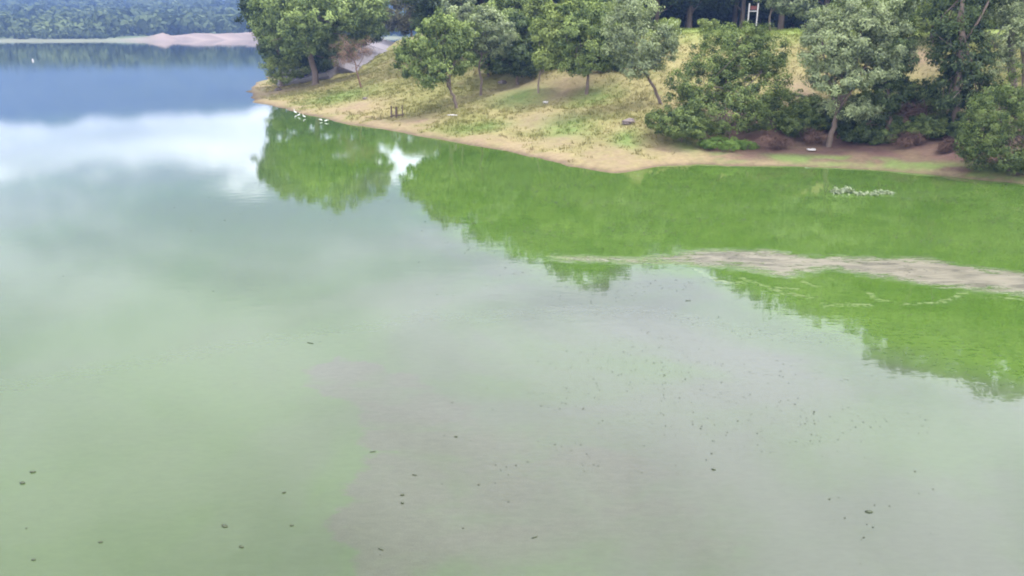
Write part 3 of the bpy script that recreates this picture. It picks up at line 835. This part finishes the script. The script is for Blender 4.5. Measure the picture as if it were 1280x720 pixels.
# undergrowth that closes the wood between the trunks
und = [crown_mesh("forest_shrub_mesh", [(0, 0, 1.8, 2.4, 2.0, 2.0), (1.6, .3, 1.2, 1.6, 1.6, 1.4), (-1.6, -.2, 1.3, 1.7, 1.5, 1.5), (.4, 0, 3.2, 1.5, 1.4, 1.2)], 4500, (0.4, 0.22), 0.6, 260 + k, 0.5) for k in range(2)]
V, Fc = tube([[(0, 0, -.4, .09), (.05, 0, 1, .07), (.1, .1, 2.6, .03)], [(0, 0, .3, .05), (.7, .1, 1.4, .02)], [(0, 0, .3, .05), (-.8, .1, 1.5, .02)]], 5)
und_t = mesh("forest_shrub_stem", V, Fc, True)
for row_, Y0, labq in ((0, 104, "dark undergrowth shrub between the forest trunks behind the crest"), (1, 117, "dark undergrowth shrub at the back of the wood behind the crest")):
    for i, u in enumerate(np.arange(-0.07 + row_ * .02, 0.78, 0.042)):
        Y = Y0 + fr.uniform(-2, 2); x = u * Y
        root = empty("forest_shrub", (x, Y, gz(x, Y))); root.rotation_euler = (0, 0, fr.uniform(0, 6.28)); k_ = fr.uniform(1.0, 1.5); root.scale = (k_ * 1.1, k_ * 1.1, k_)
        tag(root, labq, "shrub", "forest undergrowth, %s row" % ("front", "back")[row_])
        link("stem", und_t, M['bark'], root); link("foliage", und[i % 2], M['forest'], root)

# ------------------------------------------------------------------ far woodland, one mass of trees across the water
wr = np.random.default_rng(31)
n_w = 5200
WX = wr.uniform(-760, 120, n_w); dW = 8 + 640 * wr.random(n_w) ** 1.7
WY = far_shore_y(WX) + dW
on_sand = (WX > -222) & (WX < -136) & (dW < 30 + 10 * wr.random(n_w))
keep = ~on_sand & (np.abs(WX) < WY * 0.85)
WX, WY, dW = WX[keep], WY[keep], dW[keep]
WZ = far_z(WX, WY)
n_w = len(WX)
kq = 46
WH = wr.uniform(3.5, 13.0, n_w) * (0.55 + 0.45 * sm(dW, 8, 40))
tr_t = 0.45 + 0.9 * (fbm(WX * 0.02, WY * 0.02, 3, 140) - 0.5) + wr.normal(0, 0.13, n_w)
d = wr.normal(size=(n_w, kq, 3)); d /= np.linalg.norm(d, axis=2, keepdims=True)
rad = wr.uniform(0.6, 1.05, (n_w, kq, 1))
half = np.stack([WH * wr.uniform(0.42, 0.7, n_w), WH * 0.5, WH * 0.52], 1)[:, None]
C = np.stack([WX, WY, WZ + WH * 0.5], 1)[:, None] + d * rad * half
V, Fq = leaf_quads(C.reshape(-1, 3), (d + wr.normal(size=d.shape) * 0.4 + np.array((0, 0, .3))).reshape(-1, 3), np.repeat(WH * 0.40, kq) * wr.uniform(.7, 1.3, n_w * kq),
                   np.repeat(WH * 0.26, kq), wr.uniform(0, 6.28, n_w * kq))
wm = mesh("far_woodland", V, Fq)
fattr(wm, 'tint', np.clip(np.repeat(tr_t, kq * 4) + 0.12 * np.repeat(d[:, :, 2].ravel(), 4), 0, 1))
M['farwood'] = leafmat("far_wood_leaf", (0.016, 0.030, 0.014), (0.115, 0.145, 0.060), 0.15, 0.0)
tag(link("far_woodland", wm, M['farwood']), "hazy blue-green woodland across the lake", None, None, "stuff")

# ------------------------------------------------------------------ short grass and weeds on the bank
gr_ = np.random.default_rng(41)
n_t = 60000
tx = gr_.uniform(-40, 40, n_t); ty = 38 + 74 * gr_.random(n_t) ** 1.3
ts = inland(tx, ty)
tc, tbare = ground_col(tx, ty, ts)
ok = (ts > 0.5) & (ts < 40) & (np.abs(tx) < ty * 0.76) & (gr_.random(n_t) > tbare * 1.3)
tx, ty, ts, tc = tx[ok], ty[ok], ts[ok], tc[ok]
n_t = len(tx); bl = 5
tz = ground_z(tx, ty, ts)
hh = gr_.uniform(0.08, 0.26, n_t) * (0.6 + 0.8 * fbm(tx * 0.4, ty * 0.4, 3, 151))
B = np.stack([tx, ty, tz - 0.02], 1)[:, None] + gr_.normal(size=(n_t, bl, 3)) * np.array((0.13, 0.13, 0.0))
lean = gr_.normal(size=(n_t, bl, 3)) * np.array((0.5, 0.5, 0)) + np.array((0, 0, 1.0))
tip = B + lean * (hh[:, None, None] * gr_.uniform(.7, 1.3, (n_t, bl, 1)))
sd_v = gr_.normal(size=(n_t, bl, 3)) * np.array((1, 1, 0)); sd_v /= np.linalg.norm(sd_v, axis=2, keepdims=True)
wd = 0.035
V = np.stack([B - sd_v * wd, B + sd_v * wd, tip], 2).reshape(-1, 3)
gm = mesh("bank_grass", V, np.arange(len(V)).reshape(-1, 3))
tcol = np.repeat(np.clip(tc * gr_.uniform(0.8, 1.35, (n_t, 1)) + np.array((0.008, 0.01, 0.0)), 0, 1), bl * 3, axis=0)
cattr(gm, 'ground', tcol)
m_gr, t, out = material("bank_grass_blade")
dd_ = t.new('ShaderNodeBsdfDiffuse'); t.put(dd_.inputs[0], t.attr('ground', 'Color'))
tt_ = t.new('ShaderNodeBsdfTranslucent'); t.put(tt_.inputs[0], t.attr('ground', 'Color'))
a = t.new('ShaderNodeMixShader'); a.inputs[0].default_value = 0.3
t.l.new(dd_.outputs[0], a.inputs[1]); t.l.new(tt_.outputs[0], a.inputs[2]); t.l.new(a.outputs[0], out.inputs[0])
tag(link("bank_grass", gm, m_gr), "short straw and green grass over the sloping bank", None, None, "stuff")

# ------------------------------------------------------------------ ramp of concrete slabs going down to the lake
def box(cx, cy, cz, sx, sy, sz):
    V = np.array([(x, y, z) for z in (-.5, .5) for y in (-.5, .5) for x in (-.5, .5)]) * np.array((sx, sy, sz)) + np.array((cx, cy, cz))
    return V, np.array([(0, 2, 3, 1), (4, 5, 7, 6), (0, 1, 5, 4), (2, 6, 7, 3), (0, 4, 6, 2), (1, 3, 7, 5)])


def rot(V, ax):
    """Columns of ax are the new axes."""
    return V @ np.array(ax).T


def bevel_box(name, sx, sy, sz, bev):
    import bmesh
    V, Fc = box(0, 0, 0, sx, sy, sz)
    bm = bmesh.new()
    vs = [bm.verts.new(v) for v in V]
    for f in Fc:
        bm.faces.new([vs[i] for i in f])
    bmesh.ops.bevel(bm, geom=bm.edges[:], offset=bev, segments=1, affect='EDGES', profile=0.5)
    me = bpy.data.meshes.new(name); bm.to_mesh(me); bm.free()
    return me


m_conc = plain("old_concrete", (0.13, 0.12, 0.13), 0.9, 3.0, 0.35, 0.02)
m_kerb = plain("pale_kerb", (0.2, 0.19, 0.195), 0.9, 3.0, 0.3, 0.01)
ramp_pts = [ground_hit(350, 106), ground_hit(392, 97), ground_hit(428, 92), ground_hit(455, 79), ground_hit(470, 68), ground_hit(482, 57)]
ramp = empty("ramp", ramp_pts[0]); tag(ramp, kind="structure")
RP = np.array(ramp_pts)
seg = np.concatenate([[0], np.cumsum(np.linalg.norm(np.diff(RP, axis=0), axis=1))])
n_slab = 14
for i in range(n_slab):
    s0, s1 = seg[-1] * i / n_slab, seg[-1] * (i + 1) / n_slab
    A = np.array([np.interp(s0, seg, RP[:, k]) for k in range(3)]); Bq = np.array([np.interp(s1, seg, RP[:, k]) for k in range(3)])
    A[2] = gz(A[0], A[1]); Bq[2] = gz(Bq[0], Bq[1])
    L = np.linalg.norm(Bq - A); u = (Bq - A) / L
    side = np.cross(u, (0, 0, 1.)); side /= np.linalg.norm(side); side = side * math.cos(0.30) - np.array((0, 0, 1.)) * math.sin(0.30); side -= u * side.dot(u); side /= np.linalg.norm(side); nn_ = np.cross(side, u)
    wdt = 4.4
    me = bevel_box("slab", wdt, L - 0.06, 0.9, 0.03)
    o = link("slab", me, m_conc, ramp)
    from mathutils import Matrix
    mid_ = (A + Bq) / 2 - RP[0] + nn_ * 0.5
    o.matrix_local = Matrix(((side[0], u[0], nn_[0], mid_[0]), (side[1], u[1], nn_[1], mid_[1]), (side[2], u[2], nn_[2], mid_[2]), (0, 0, 0, 1)))
    me = bevel_box("kerb", 0.22, L - 0.05, 0.42, 0.02)
    o = link("kerb", me, m_kerb, ramp)
    mid_ = mid_ + side * (wdt / 2 + 0.115) + nn_ * 0.25
    o.matrix_local = Matrix(((side[0], u[0], nn_[0], mid_[0]), (side[1], u[1], nn_[1], mid_[1]), (side[2], u[2], nn_[2], mid_[2]), (0, 0, 0, 1)))

# small open boats drawn up beside the ramp
m_hull = plain("boat_navy_paint", (0.025, 0.035, 0.11), 0.45, 6, 0.2, 0, 0.5)
m_white = plain("white_paint", (0.36, 0.35, 0.345), 0.5, 6, 0.12, 0, 0.4)
m_wood = plain("weathered_wood", (0.085, 0.062, 0.048), 0.9, 10, 0.35, 0.01)
m_cover = plain("boat_cover", (0.035, 0.04, 0.09), 0.8, 4, 0.3, 0.02)


def boat(label, px, py, length, yaw, tarp):
    P = ground_hit(px, py)
    root = empty("rowing_boat", P + np.array((0, 0, 0.02))); root.rotation_euler = (0, 0.03, yaw)
    tag(root, label, "boat", "small boats by the ramp")
    ns, nc_ = 13, 9
    V = []
    for i in range(ns):
        f = i / (ns - 1); x = (f - 0.5) * length
        wdt = 0.62 * (math.sin(math.pi * (0.18 + 0.82 * f) ** 0.75) ** 0.7 if f < 1 else 0.02) + 0.02
        hgt = 0.5 + 0.18 * (2 * f - 1) ** 2
        for k in range(nc_):
            a_ = math.pi * k / (nc_ - 1)
            V.append((x, -math.cos(a_) * wdt, hgt * (1 - math.sin(a_) ** 0.7)))
    Fh = grid_faces(ns, nc_)
    V = np.array(V)
    inner = V * np.array((0.96, 0.92, 0.9)) + np.array((0, 0, 0.055))
    n0 = len(V)
    Fin = Fh[:, ::-1] + n0
    rim = []
    for i in range(ns - 1):
        for k in (0, nc_ - 1):
            a0, a1 = i * nc_ + k, (i + 1) * nc_ + k
            rim.append((a0, a1, a1 + n0, a0 + n0) if k == 0 else (a1, a0, a0 + n0, a1 + n0))
    tr_ = [(k, k + 1, n0 + k + 1, n0 + k) for k in range(nc_ - 1)]
    link("hull", mesh("boat_hull", np.vstack([V, inner]), np.vstack([Fh, Fin, rim, tr_]), True), m_hull, root)
    gun = [[(*V[i * nc_], 0.035) for i in range(ns)], [(*V[i * nc_ + nc_ - 1], 0.035) for i in range(ns)]]
    Vg, Fg = tube(gun, 6); link("gunwale", mesh("boat_gunwale", Vg, Fg), m_white, root)
    for x in (-0.22, 0.12):
        link("thwart", bevel_box("thwart", 0.24, 1.02, 0.04, 0.008), m_wood, root, (x * length, 0, 0.36))
    bw = np.array([V[(ns - 1) * nc_], V[(ns - 2) * nc_], V[(ns - 2) * nc_ + nc_ - 1]])
    link("bow_plate", mesh("boat_bow", np.vstack([bw + np.array((0, 0, 0.045)), bw + np.array((0, 0, 0.02))]), [(0, 1, 2), (5, 4, 3)]), m_white, root)
    if tarp:
        T_ = []
        for i in range(9):
            f = i / 8
            for k in range(9):
                g = k / 8 * 2 - 1
                T_.append(((f - 0.55) * length * 0.72, g * 0.66, 0.86 - 0.3 * abs(g) ** 1.5 - 0.16 * abs(2 * f - 1) ** 2 + 0.05 * math.sin(7 * f + 5 * g)))
        link("tarpaulin", mesh("boat_tarp", T_, grid_faces(9, 9), True), m_cover, root)


boat("dark blue rowing boat with a white bow at the foot of the ramp", 360, 106, 3.0, math.pi + 0.25, False)
boat("dark blue boat under a tarpaulin beside the big tree's trunk", 384, 101, 2.6, 0.9, True)

# ------------------------------------------------------------------ broken jetty frame of three stakes by the water
P = ground_hit(496, 147)
root = empty("stake_frame", P); tag(root, "three thin wooden stakes with a low crossbar on the bare shore", "stakes")
sc_ = P[1] * 1.0 / FOC
for dx, hh_, rr_ in ((-6.5, 14, 0.075), (-0.5, 13, 0.11), (7, 15, 0.05)):
    V, Fc = tube([[(0, 0, -0.3, rr_), (0.01, 0.01, hh_ * sc_ * 0.5, rr_ * 0.95), (0.03, 0, hh_ * sc_, rr_ * 0.8)]], 7)
    link("stake", mesh("stake", V, Fc), m_wood, root, (dx * sc_, 0, 0))
V, Fc = tube([[(-8 * sc_, -0.05, 0.12, 0.06), (0, -0.07, 0.2, 0.065), (9 * sc_, -0.04, 0.26, 0.055)]], 7)
link("crossbar", mesh("crossbar", V, Fc), m_wood, root)

# ------------------------------------------------------------------ white frame with a dark red board on the crest
bP = aty(940, 30, 78.0); zb = gz(bP[0], 78.0)
root = empty("white_frame", (bP[0], 78.0, zb)); tag(root, "white two-post frame with a dark red board on the grass crest", "frame")
topz = aty(940, 4, 78.0)[2] - zb
for sx_ in (-0.42, 0.42):
    link("post", bevel_box("frame_post", 0.11, 0.11, topz + 0.4, 0.01), m_white, root, (sx_, 0, topz / 2 - 0.2))
link("board", bevel_box("frame_board", 0.66, 0.05, 0.34, 0.008), plain("dark_red_paint", (0.10, 0.03, 0.025), 0.6), root, (0, 0, topz - 0.42))
link("rail", bevel_box("frame_rail", 0.70, 0.06, 0.08, 0.008), m_white, root, (0, 0, topz - 0.72))

# ------------------------------------------------------------------ egrets at the point
def skin_body(name, edges_pts, edges, radii, mat, parent):
    me = bpy.data.meshes.new(name); me.from_pydata([tuple(p_) for p_ in edges_pts], edges, [])
    o = bpy.data.objects.new(name, me); col.objects.link(o); o.parent = parent
    sk = o.modifiers.new("skin", 'SKIN')
    for v_, r_ in zip(me.skin_vertices[0].data, radii):
        v_.radius = (r_, r_) if not hasattr(r_, '__len__') else r_
    me.skin_vertices[0].data[0].use_root = True
    ss = o.modifiers.new("sub", 'SUBSURF'); ss.levels = 1; ss.render_levels = 1
    me.materials.append(mat)
    return o


m_feather = plain("white_feather", (0.6, 0.6, 0.58), 0.8, 20, 0.06)
m_leg = plain("dark_bird_leg", (0.03, 0.03, 0.03), 0.6)
m_bill = plain("yellow_bill", (0.45, 0.28, 0.04), 0.5)


def egret(label, x, y, yaw, low=False, sc=1.0):
    z = max(gz(x, y), -0.06)
    root = empty("egret", (x, y, z)); root.rotation_euler = (0, 0, yaw); root.scale = (sc,) * 3
    tag(root, label, "bird", "white egrets at the point")
    if not low:
        pts = [(0, 0, .42), (-.16, 0, .38), (-.34, 0, .30), (.12, 0, .48), (.17, 0, .58), (.11, 0, .70), (.15, 0, .80), (.21, 0, .815)]
    else:
        pts = [(0, 0, .36), (-.16, 0, .33), (-.33, 0, .27), (.12, 0, .41), (.20, 0, .46), (.26, 0, .44), (.32, 0, .38), (.37, 0, .34)]
    skin_body("body", pts, [(0, 1), (1, 2), (0, 3), (3, 4), (4, 5), (5, 6), (6, 7)], [.105, .09, .03, .06, .03, .025, .034, .028], m_feather, root)
    hd = pts[-1]; tipv = (hd[0] + .13, 0, hd[2] - (.02 if not low else .1))
    V, Fc = tube([[(*hd, .014), (*tipv, .003)]], 5); link("bill", mesh("bill", V, Fc), m_bill, root)
    for s_ in (-.04, .04):
        V, Fc = tube([[(-.02, s_, .36, .012), (.02, s_, .2, .009), (0, s_, -.02, .009), (.07, s_, -.025, .005)]], 5)
        link("leg", mesh("egret_leg", V, Fc), m_leg, root)


for lab, px, py, yaw, low, sc in [("white egret standing tall, leftmost at the point's edge", 369, 141, 2.6, False, 1.15),
                                  ("white egret beside the leftmost one at the point", 374, 144, 0.4, False, 0.95),
                                  ("white egret at the right end of the trio at the point", 380, 146, 2.9, False, 0.95),
                                  ("white egret bending to the water, left of the stooping pair", 401, 150, 2.8, True, 1.0),
                                  ("white egret bending to the water, right of the stooping pair", 408, 151, 0.2, True, 1.0)]:
    p_ = at(px, py + 1.5, 0.0); egret(lab, p_[0], p_[1], yaw, low, sc * 0.54)

# ------------------------------------------------------------------ stones and litter on the bank
def rock_mesh(name, seed, sx, sy, sz):
    import bmesh
    bm = bmesh.new(); bmesh.ops.create_icosphere(bm, subdivisions=3, radius=1.0)
    r = np.random.default_rng(seed); ph = r.uniform(0, 6, 6)
    for v_ in bm.verts:
        c_ = v_.co
        k = 1 + 0.16 * math.sin(3 * c_.x + ph[0]) * math.sin(2.6 * c_.y + ph[1]) + 0.1 * math.sin(6 * c_.z + ph[2] + 3 * c_.x) + 0.05 * math.sin(11 * c_.y + ph[3] + 7 * c_.x)
        v_.co = (c_.x * k * sx, c_.y * k * sy, max(c_.z * k, -0.35) * sz)
    me = bpy.data.meshes.new(name); bm.to_mesh(me); bm.free()
    return me


m_rock = plain("grey_stone", (0.12, 0.10, 0.095), 0.9, 6, 0.4, 0.03)
m_lit = plain("white_litter", (0.38, 0.37, 0.36), 0.6, 9, 0.1)
for lab, px, py, s3, sd_ in [("flat grey stone on the bank left of the large bush", 786, 154, (0.55, 0.4, 0.26), 1), ("dark stone in the shade under the dark low-crowned tree", 628, 104, (0.55, 0.4, 0.24), 2),
                            ("small dark stone on the grass right of the twiggy tree", 457, 124, (0.3, 0.25, 0.16), 3), ("small brown stone at the tip of the point", 348, 113, (0.4, 0.3, 0.3), 4)]:
    P = ground_hit(px, py); o = link("stone", rock_mesh("stone", sd_, *s3), m_rock, None, tuple(P + np.array((0, 0, s3[2] * 0.2)))); tag(o, lab, "stone", "stones on the bank")
    o.rotation_euler = (0, 0, sd_)


def crumple(name, sx, sy, sz, seed):
    r = np.random.default_rng(seed); n = 7
    g_ = np.linspace(-.5, .5, n); X_, Y_ = np.meshgrid(g_, g_, indexing='ij')
    Zt = sz * (0.5 + 0.5 * fbm(X_.ravel() * 6 + seed, Y_.ravel() * 6, 3, seed)) + 0.02
    top = np.stack([X_.ravel() * sx, Y_.ravel() * sy, Zt], 1) + r.normal(size=(n * n, 3)) * 0.012
    bot = top * np.array((.9, .9, 0.0)) - np.array((0, 0, .01))
    ft = grid_faces(n, n); fb = ft[:, ::-1] + n * n
    ring = [i for i in range(n)] + [i * n + n - 1 for i in range(1, n)] + [(n - 1) * n + i for i in range(n - 2, -1, -1)] + [i * n for i in range(n - 2, 0, -1)]
    sf = [(ring[i], ring[(i + 1) % len(ring)], ring[(i + 1) % len(ring)] + n * n, ring[i] + n * n) for i in range(len(ring))]
    return mesh(name, np.vstack([top, bot]), np.vstack([ft, fb, sf]))


for lab, px, py, s3, sd_ in [("crumpled white sheet on the brown soil below the willow", 1014, 189, (0.5, 0.3, 0.1), 1), ("small white scrap left of the willow on the brown soil", 966, 181, (0.22, 0.2, 0.14), 2),
                            ("white scrap on the grass below the bright yellow-green tree", 682, 130, (0.42, 0.3, 0.16), 3), ("long pale scrap on the soil below the lobed leaning tree", 566, 145, (0.9, 0.14, 0.05), 4),
                            ("white bag at the foot of the ramp beside the boat", 352, 109, (0.4, 0.4, 0.3), 5), ("tiny white scrap left of the overhanging bush", 1191, 168, (0.18, 0.15, 0.12), 6)]:
    P = ground_hit(px, py); o = link("litter_scrap", crumple("litter", *s3, sd_), m_lit, None, tuple(P + np.array((0, 0, 0.04)))); tag(o, lab, "litter", "litter on the bank")

# white buoy out on the lake
P = at(41, 76)
root = empty("buoy", (P[0], P[1], 0)); tag(root, "tiny white buoy far out on the open lake", "buoy")
prof_ = [(0.02, -.2), (.2, -.12), (.26, .03), (.22, .2), (.1, .3), (.06, .5), (.02, .52)]
V = np.array([(r_ * math.cos(a_), r_ * math.sin(a_), z_) for r_, z_ in prof_ for a_ in np.arange(12) * math.pi / 6])
Fc = [(i * 12 + k, i * 12 + (k + 1) % 12, (i + 1) * 12 + (k + 1) % 12, (i + 1) * 12 + k) for i in range(len(prof_) - 1) for k in range(12)]
link("float_body", mesh("buoy_body", V, Fc, True), m_white, root)
link("collar", mesh("buoy_collar", *tube([[(.265 * math.cos(a_), .265 * math.sin(a_), .04, .02) for a_ in np.arange(13) * math.pi / 6]], 5)), m_rock, root)

# ------------------------------------------------------------------ floating plants off the eastern shore
M['pale'] = leafmat("pale_water_plant", (0.09, 0.125, 0.06), (0.23, 0.27, 0.17), 0.2, 0.02)
pr = np.random.default_rng(91)
for lab, px, py, wpx, n_, up in [("largest clump of pale floating water plants, leftmost off the east shore", 1046, 241, 9, 150, .32), ("pale floating plant clump touching the largest clump's right side", 1060, 240, 8, 130, .34),
                                ("flat pale strip of floating plants right of the two big clumps", 1076, 243, 8, 70, .10), ("small pale floating plant in the middle of the row", 1090, 243, 6, 50, .10),
                                ("pale floating plant near the right end of the row", 1102, 241, 7, 70, .16), ("rightmost tiny pale floating plant of the row", 1114, 242, 4, 30, .10)]:
    P = at(px, py); k = P[1] / FOC
    root = empty("floating_plant", P); tag(root, lab, "water plant", "floating plants off the eastern shore")
    C = pr.normal(size=(n_, 3)) * np.array((wpx * k * .45, 0.22, 0)); C[:, 2] = pr.random(n_) * up * 0.65 * np.exp(-(C[:, 0] / (wpx * k * .6)) ** 2) + 0.02
    V, Fq = leaf_quads(C, pr.normal(size=(n_, 3)) * .6 + np.array((0, -.3, .7)), pr.uniform(.10, .2, n_), pr.uniform(.08, .14, n_), pr.uniform(0, 6.28, n_))
    me = mesh("floating_leaves", V, Fq); fattr(me, 'tint', np.repeat(pr.random(n_), 4)); link("leaves", me, M['pale'], root)
    st_ = [[(c_[0] * .4, c_[1] * .4, -.03, .012), (*c_, .006)] for c_ in C[:24]]
    link("stems", mesh("floating_stems", *tube(st_, 4)), M['lush'], root)

# ------------------------------------------------------------------ leaves and specks adrift on the scum
m_deb = plain("sodden_leaf", (0.035, 0.045, 0.022), 0.7, 30, 0.4)
lr = np.random.default_rng(93)
leafs = [((28, 604), .12, "dark sodden leaf adrift, lower of the pair at far left"), ((41, 590), .13, "dark sodden leaf adrift, upper of the pair at far left"), ((281, 658), .13, "dark leaf adrift on the green water, lower left of centre"),
         ((126, 678), .08, "small dark leaf adrift at lower left"), ((42, 700), .08, "small dark leaf adrift in the bottom left corner"), ((365, 657), .07, "small dark leaf adrift left of the grey film's edge"),
         ((503, 629), .07, "small dark leaf adrift on the grey film, lower of two close together"), ((503, 619), .08, "thin dark leaf adrift on the grey film, upper of two close together"),
         ((476, 687), .11, "dark twig-like leaf adrift on the grey film near the bottom"), ((1086, 640), .14, "dark leaf adrift on the pale water at lower right"), ((892, 587), .09, "small dark leaf adrift on the pale water right of centre"),
         ((668, 672), .12, "thin bent twig adrift near the bottom centre"), ((570, 546), .07, "speck of dark leaf adrift near the picture's middle"), ((466, 565), .13, "thin dark twig adrift at the grey film's left edge"),
         ((388, 429), .2, "long dark twig adrift on the pale water left of centre"), ((518, 594), .10, "bent dark stalk adrift on the grey film"), ((302, 684), .09, "dark leaf adrift beside a brown smear at lower left"),
         ((355, 616), .07, "tiny dark leaf adrift on the green water left of the film"), ((860, 376), .2, "small dark stick adrift below the tan scum")]
for (pp, sz, lab) in leafs:
    P = at(*pp)
    a_ = np.linspace(0, 2 * math.pi, 9)[:-1]
    el = 0.32 if 'twig' not in lab and 'stick' not in lab and 'stalk' not in lab else 0.09
    rim_ = np.stack([np.cos(a_) * .5 * sz, np.sin(a_) * .5 * sz * el * 1.6 * lr.uniform(.8, 1.2, 8), .006 + .012 * lr.random(8)], 1)
    ctr = np.array([(0, 0, 0.012)])
    V = np.vstack([rim_, ctr, rim_ * np.array((.9, .9, 0)) + np.array((0, 0, .003))])
    Fc = [(i, (i + 1) % 8, 8) for i in range(8)]
    Fs = [(i, 9 + i, 9 + (i + 1) % 8) for i in range(8)] + [(i, 9 + (i + 1) % 8, (i + 1) % 8) for i in range(8)]
    o = link("floating_leaf", mesh("floating_leaf", V, Fc + Fs), m_deb, None, (P[0], P[1], 0.002)); o.rotation_euler = (0, 0, lr.uniform(-.5, .5))
    tag(o, lab, "leaf", "leaves adrift on the lake")

n_s = 26000
sx_ = lr.uniform(-16, 22, n_s); sy_ = lr.uniform(9, 42, n_s)
dens = (0.03 + 0.9 * sm(sx_ + (fbm(sx_ * .2, sy_ * .2, 3, 171) - .5) * 12, -4, 4)) * sm(fbm(sx_ * .35, sy_ * .9, 5, 172) + 0.35 * (fbm(sx_ * .08, sy_ * .1, 2, 173) - .5), .40, .66)
ok = (lr.random(n_s) < dens) & (poly_sd(sx_, sy_, SHORE) < -1.0)
sx_, sy_ = sx_[ok], sy_[ok]; n_s = len(sx_)
nrm = lr.normal(size=(n_s, 3)) * .12 + np.array((0, 0, 1.0))
V, Fq = leaf_quads(np.stack([sx_, sy_, 0 * sx_ + 0.008], 1), nrm, (.010 + .05 * lr.random(n_s) ** 2.5) * (1 + sm(sy_, 18, 34) * 1.6), lr.uniform(.015, .04, n_s) * (1 + sm(sy_, 18, 34)), math.pi / 2 + lr.normal(0, .35, n_s))
V[:, 2] = np.clip(V[:, 2], 0.004, 0.02)
tag(link("floating_specks", mesh("floating_specks", V, Fq), plain("speck_brown", (0.030, 0.036, 0.02), 0.8)), "fine dark specks of debris scattered over the scummy water", None, None, "stuff")

# ------------------------------------------------------------------ haze: the air over the lake
m_haze, t, out = material("haze_air")
pv = t.new('ShaderNodeVolumePrincipled')
t.put(pv.inputs['Color'], (0.155, 0.26, 0.55)); pv.inputs['Density'].default_value = 0.00065; pv.inputs['Anisotropy'].default_value = 0.1
t.l.new(pv.outputs[0], out.inputs['Volume'])
x0, x1, y0, y1, z0, z1 = -2400, 1800, -60, 2560, -6, 330
hv = [(x, y, z) for z in (z0, z1) for y in (y0, y1) for x in (x0, x1)]
hf = [(0, 2, 3, 1), (4, 5, 7, 6), (0, 1, 5, 4), (2, 6, 7, 3), (0, 4, 6, 2), (1, 3, 7, 5)]
tag(link("haze", mesh("haze", hv, hf), m_haze), kind="stuff")
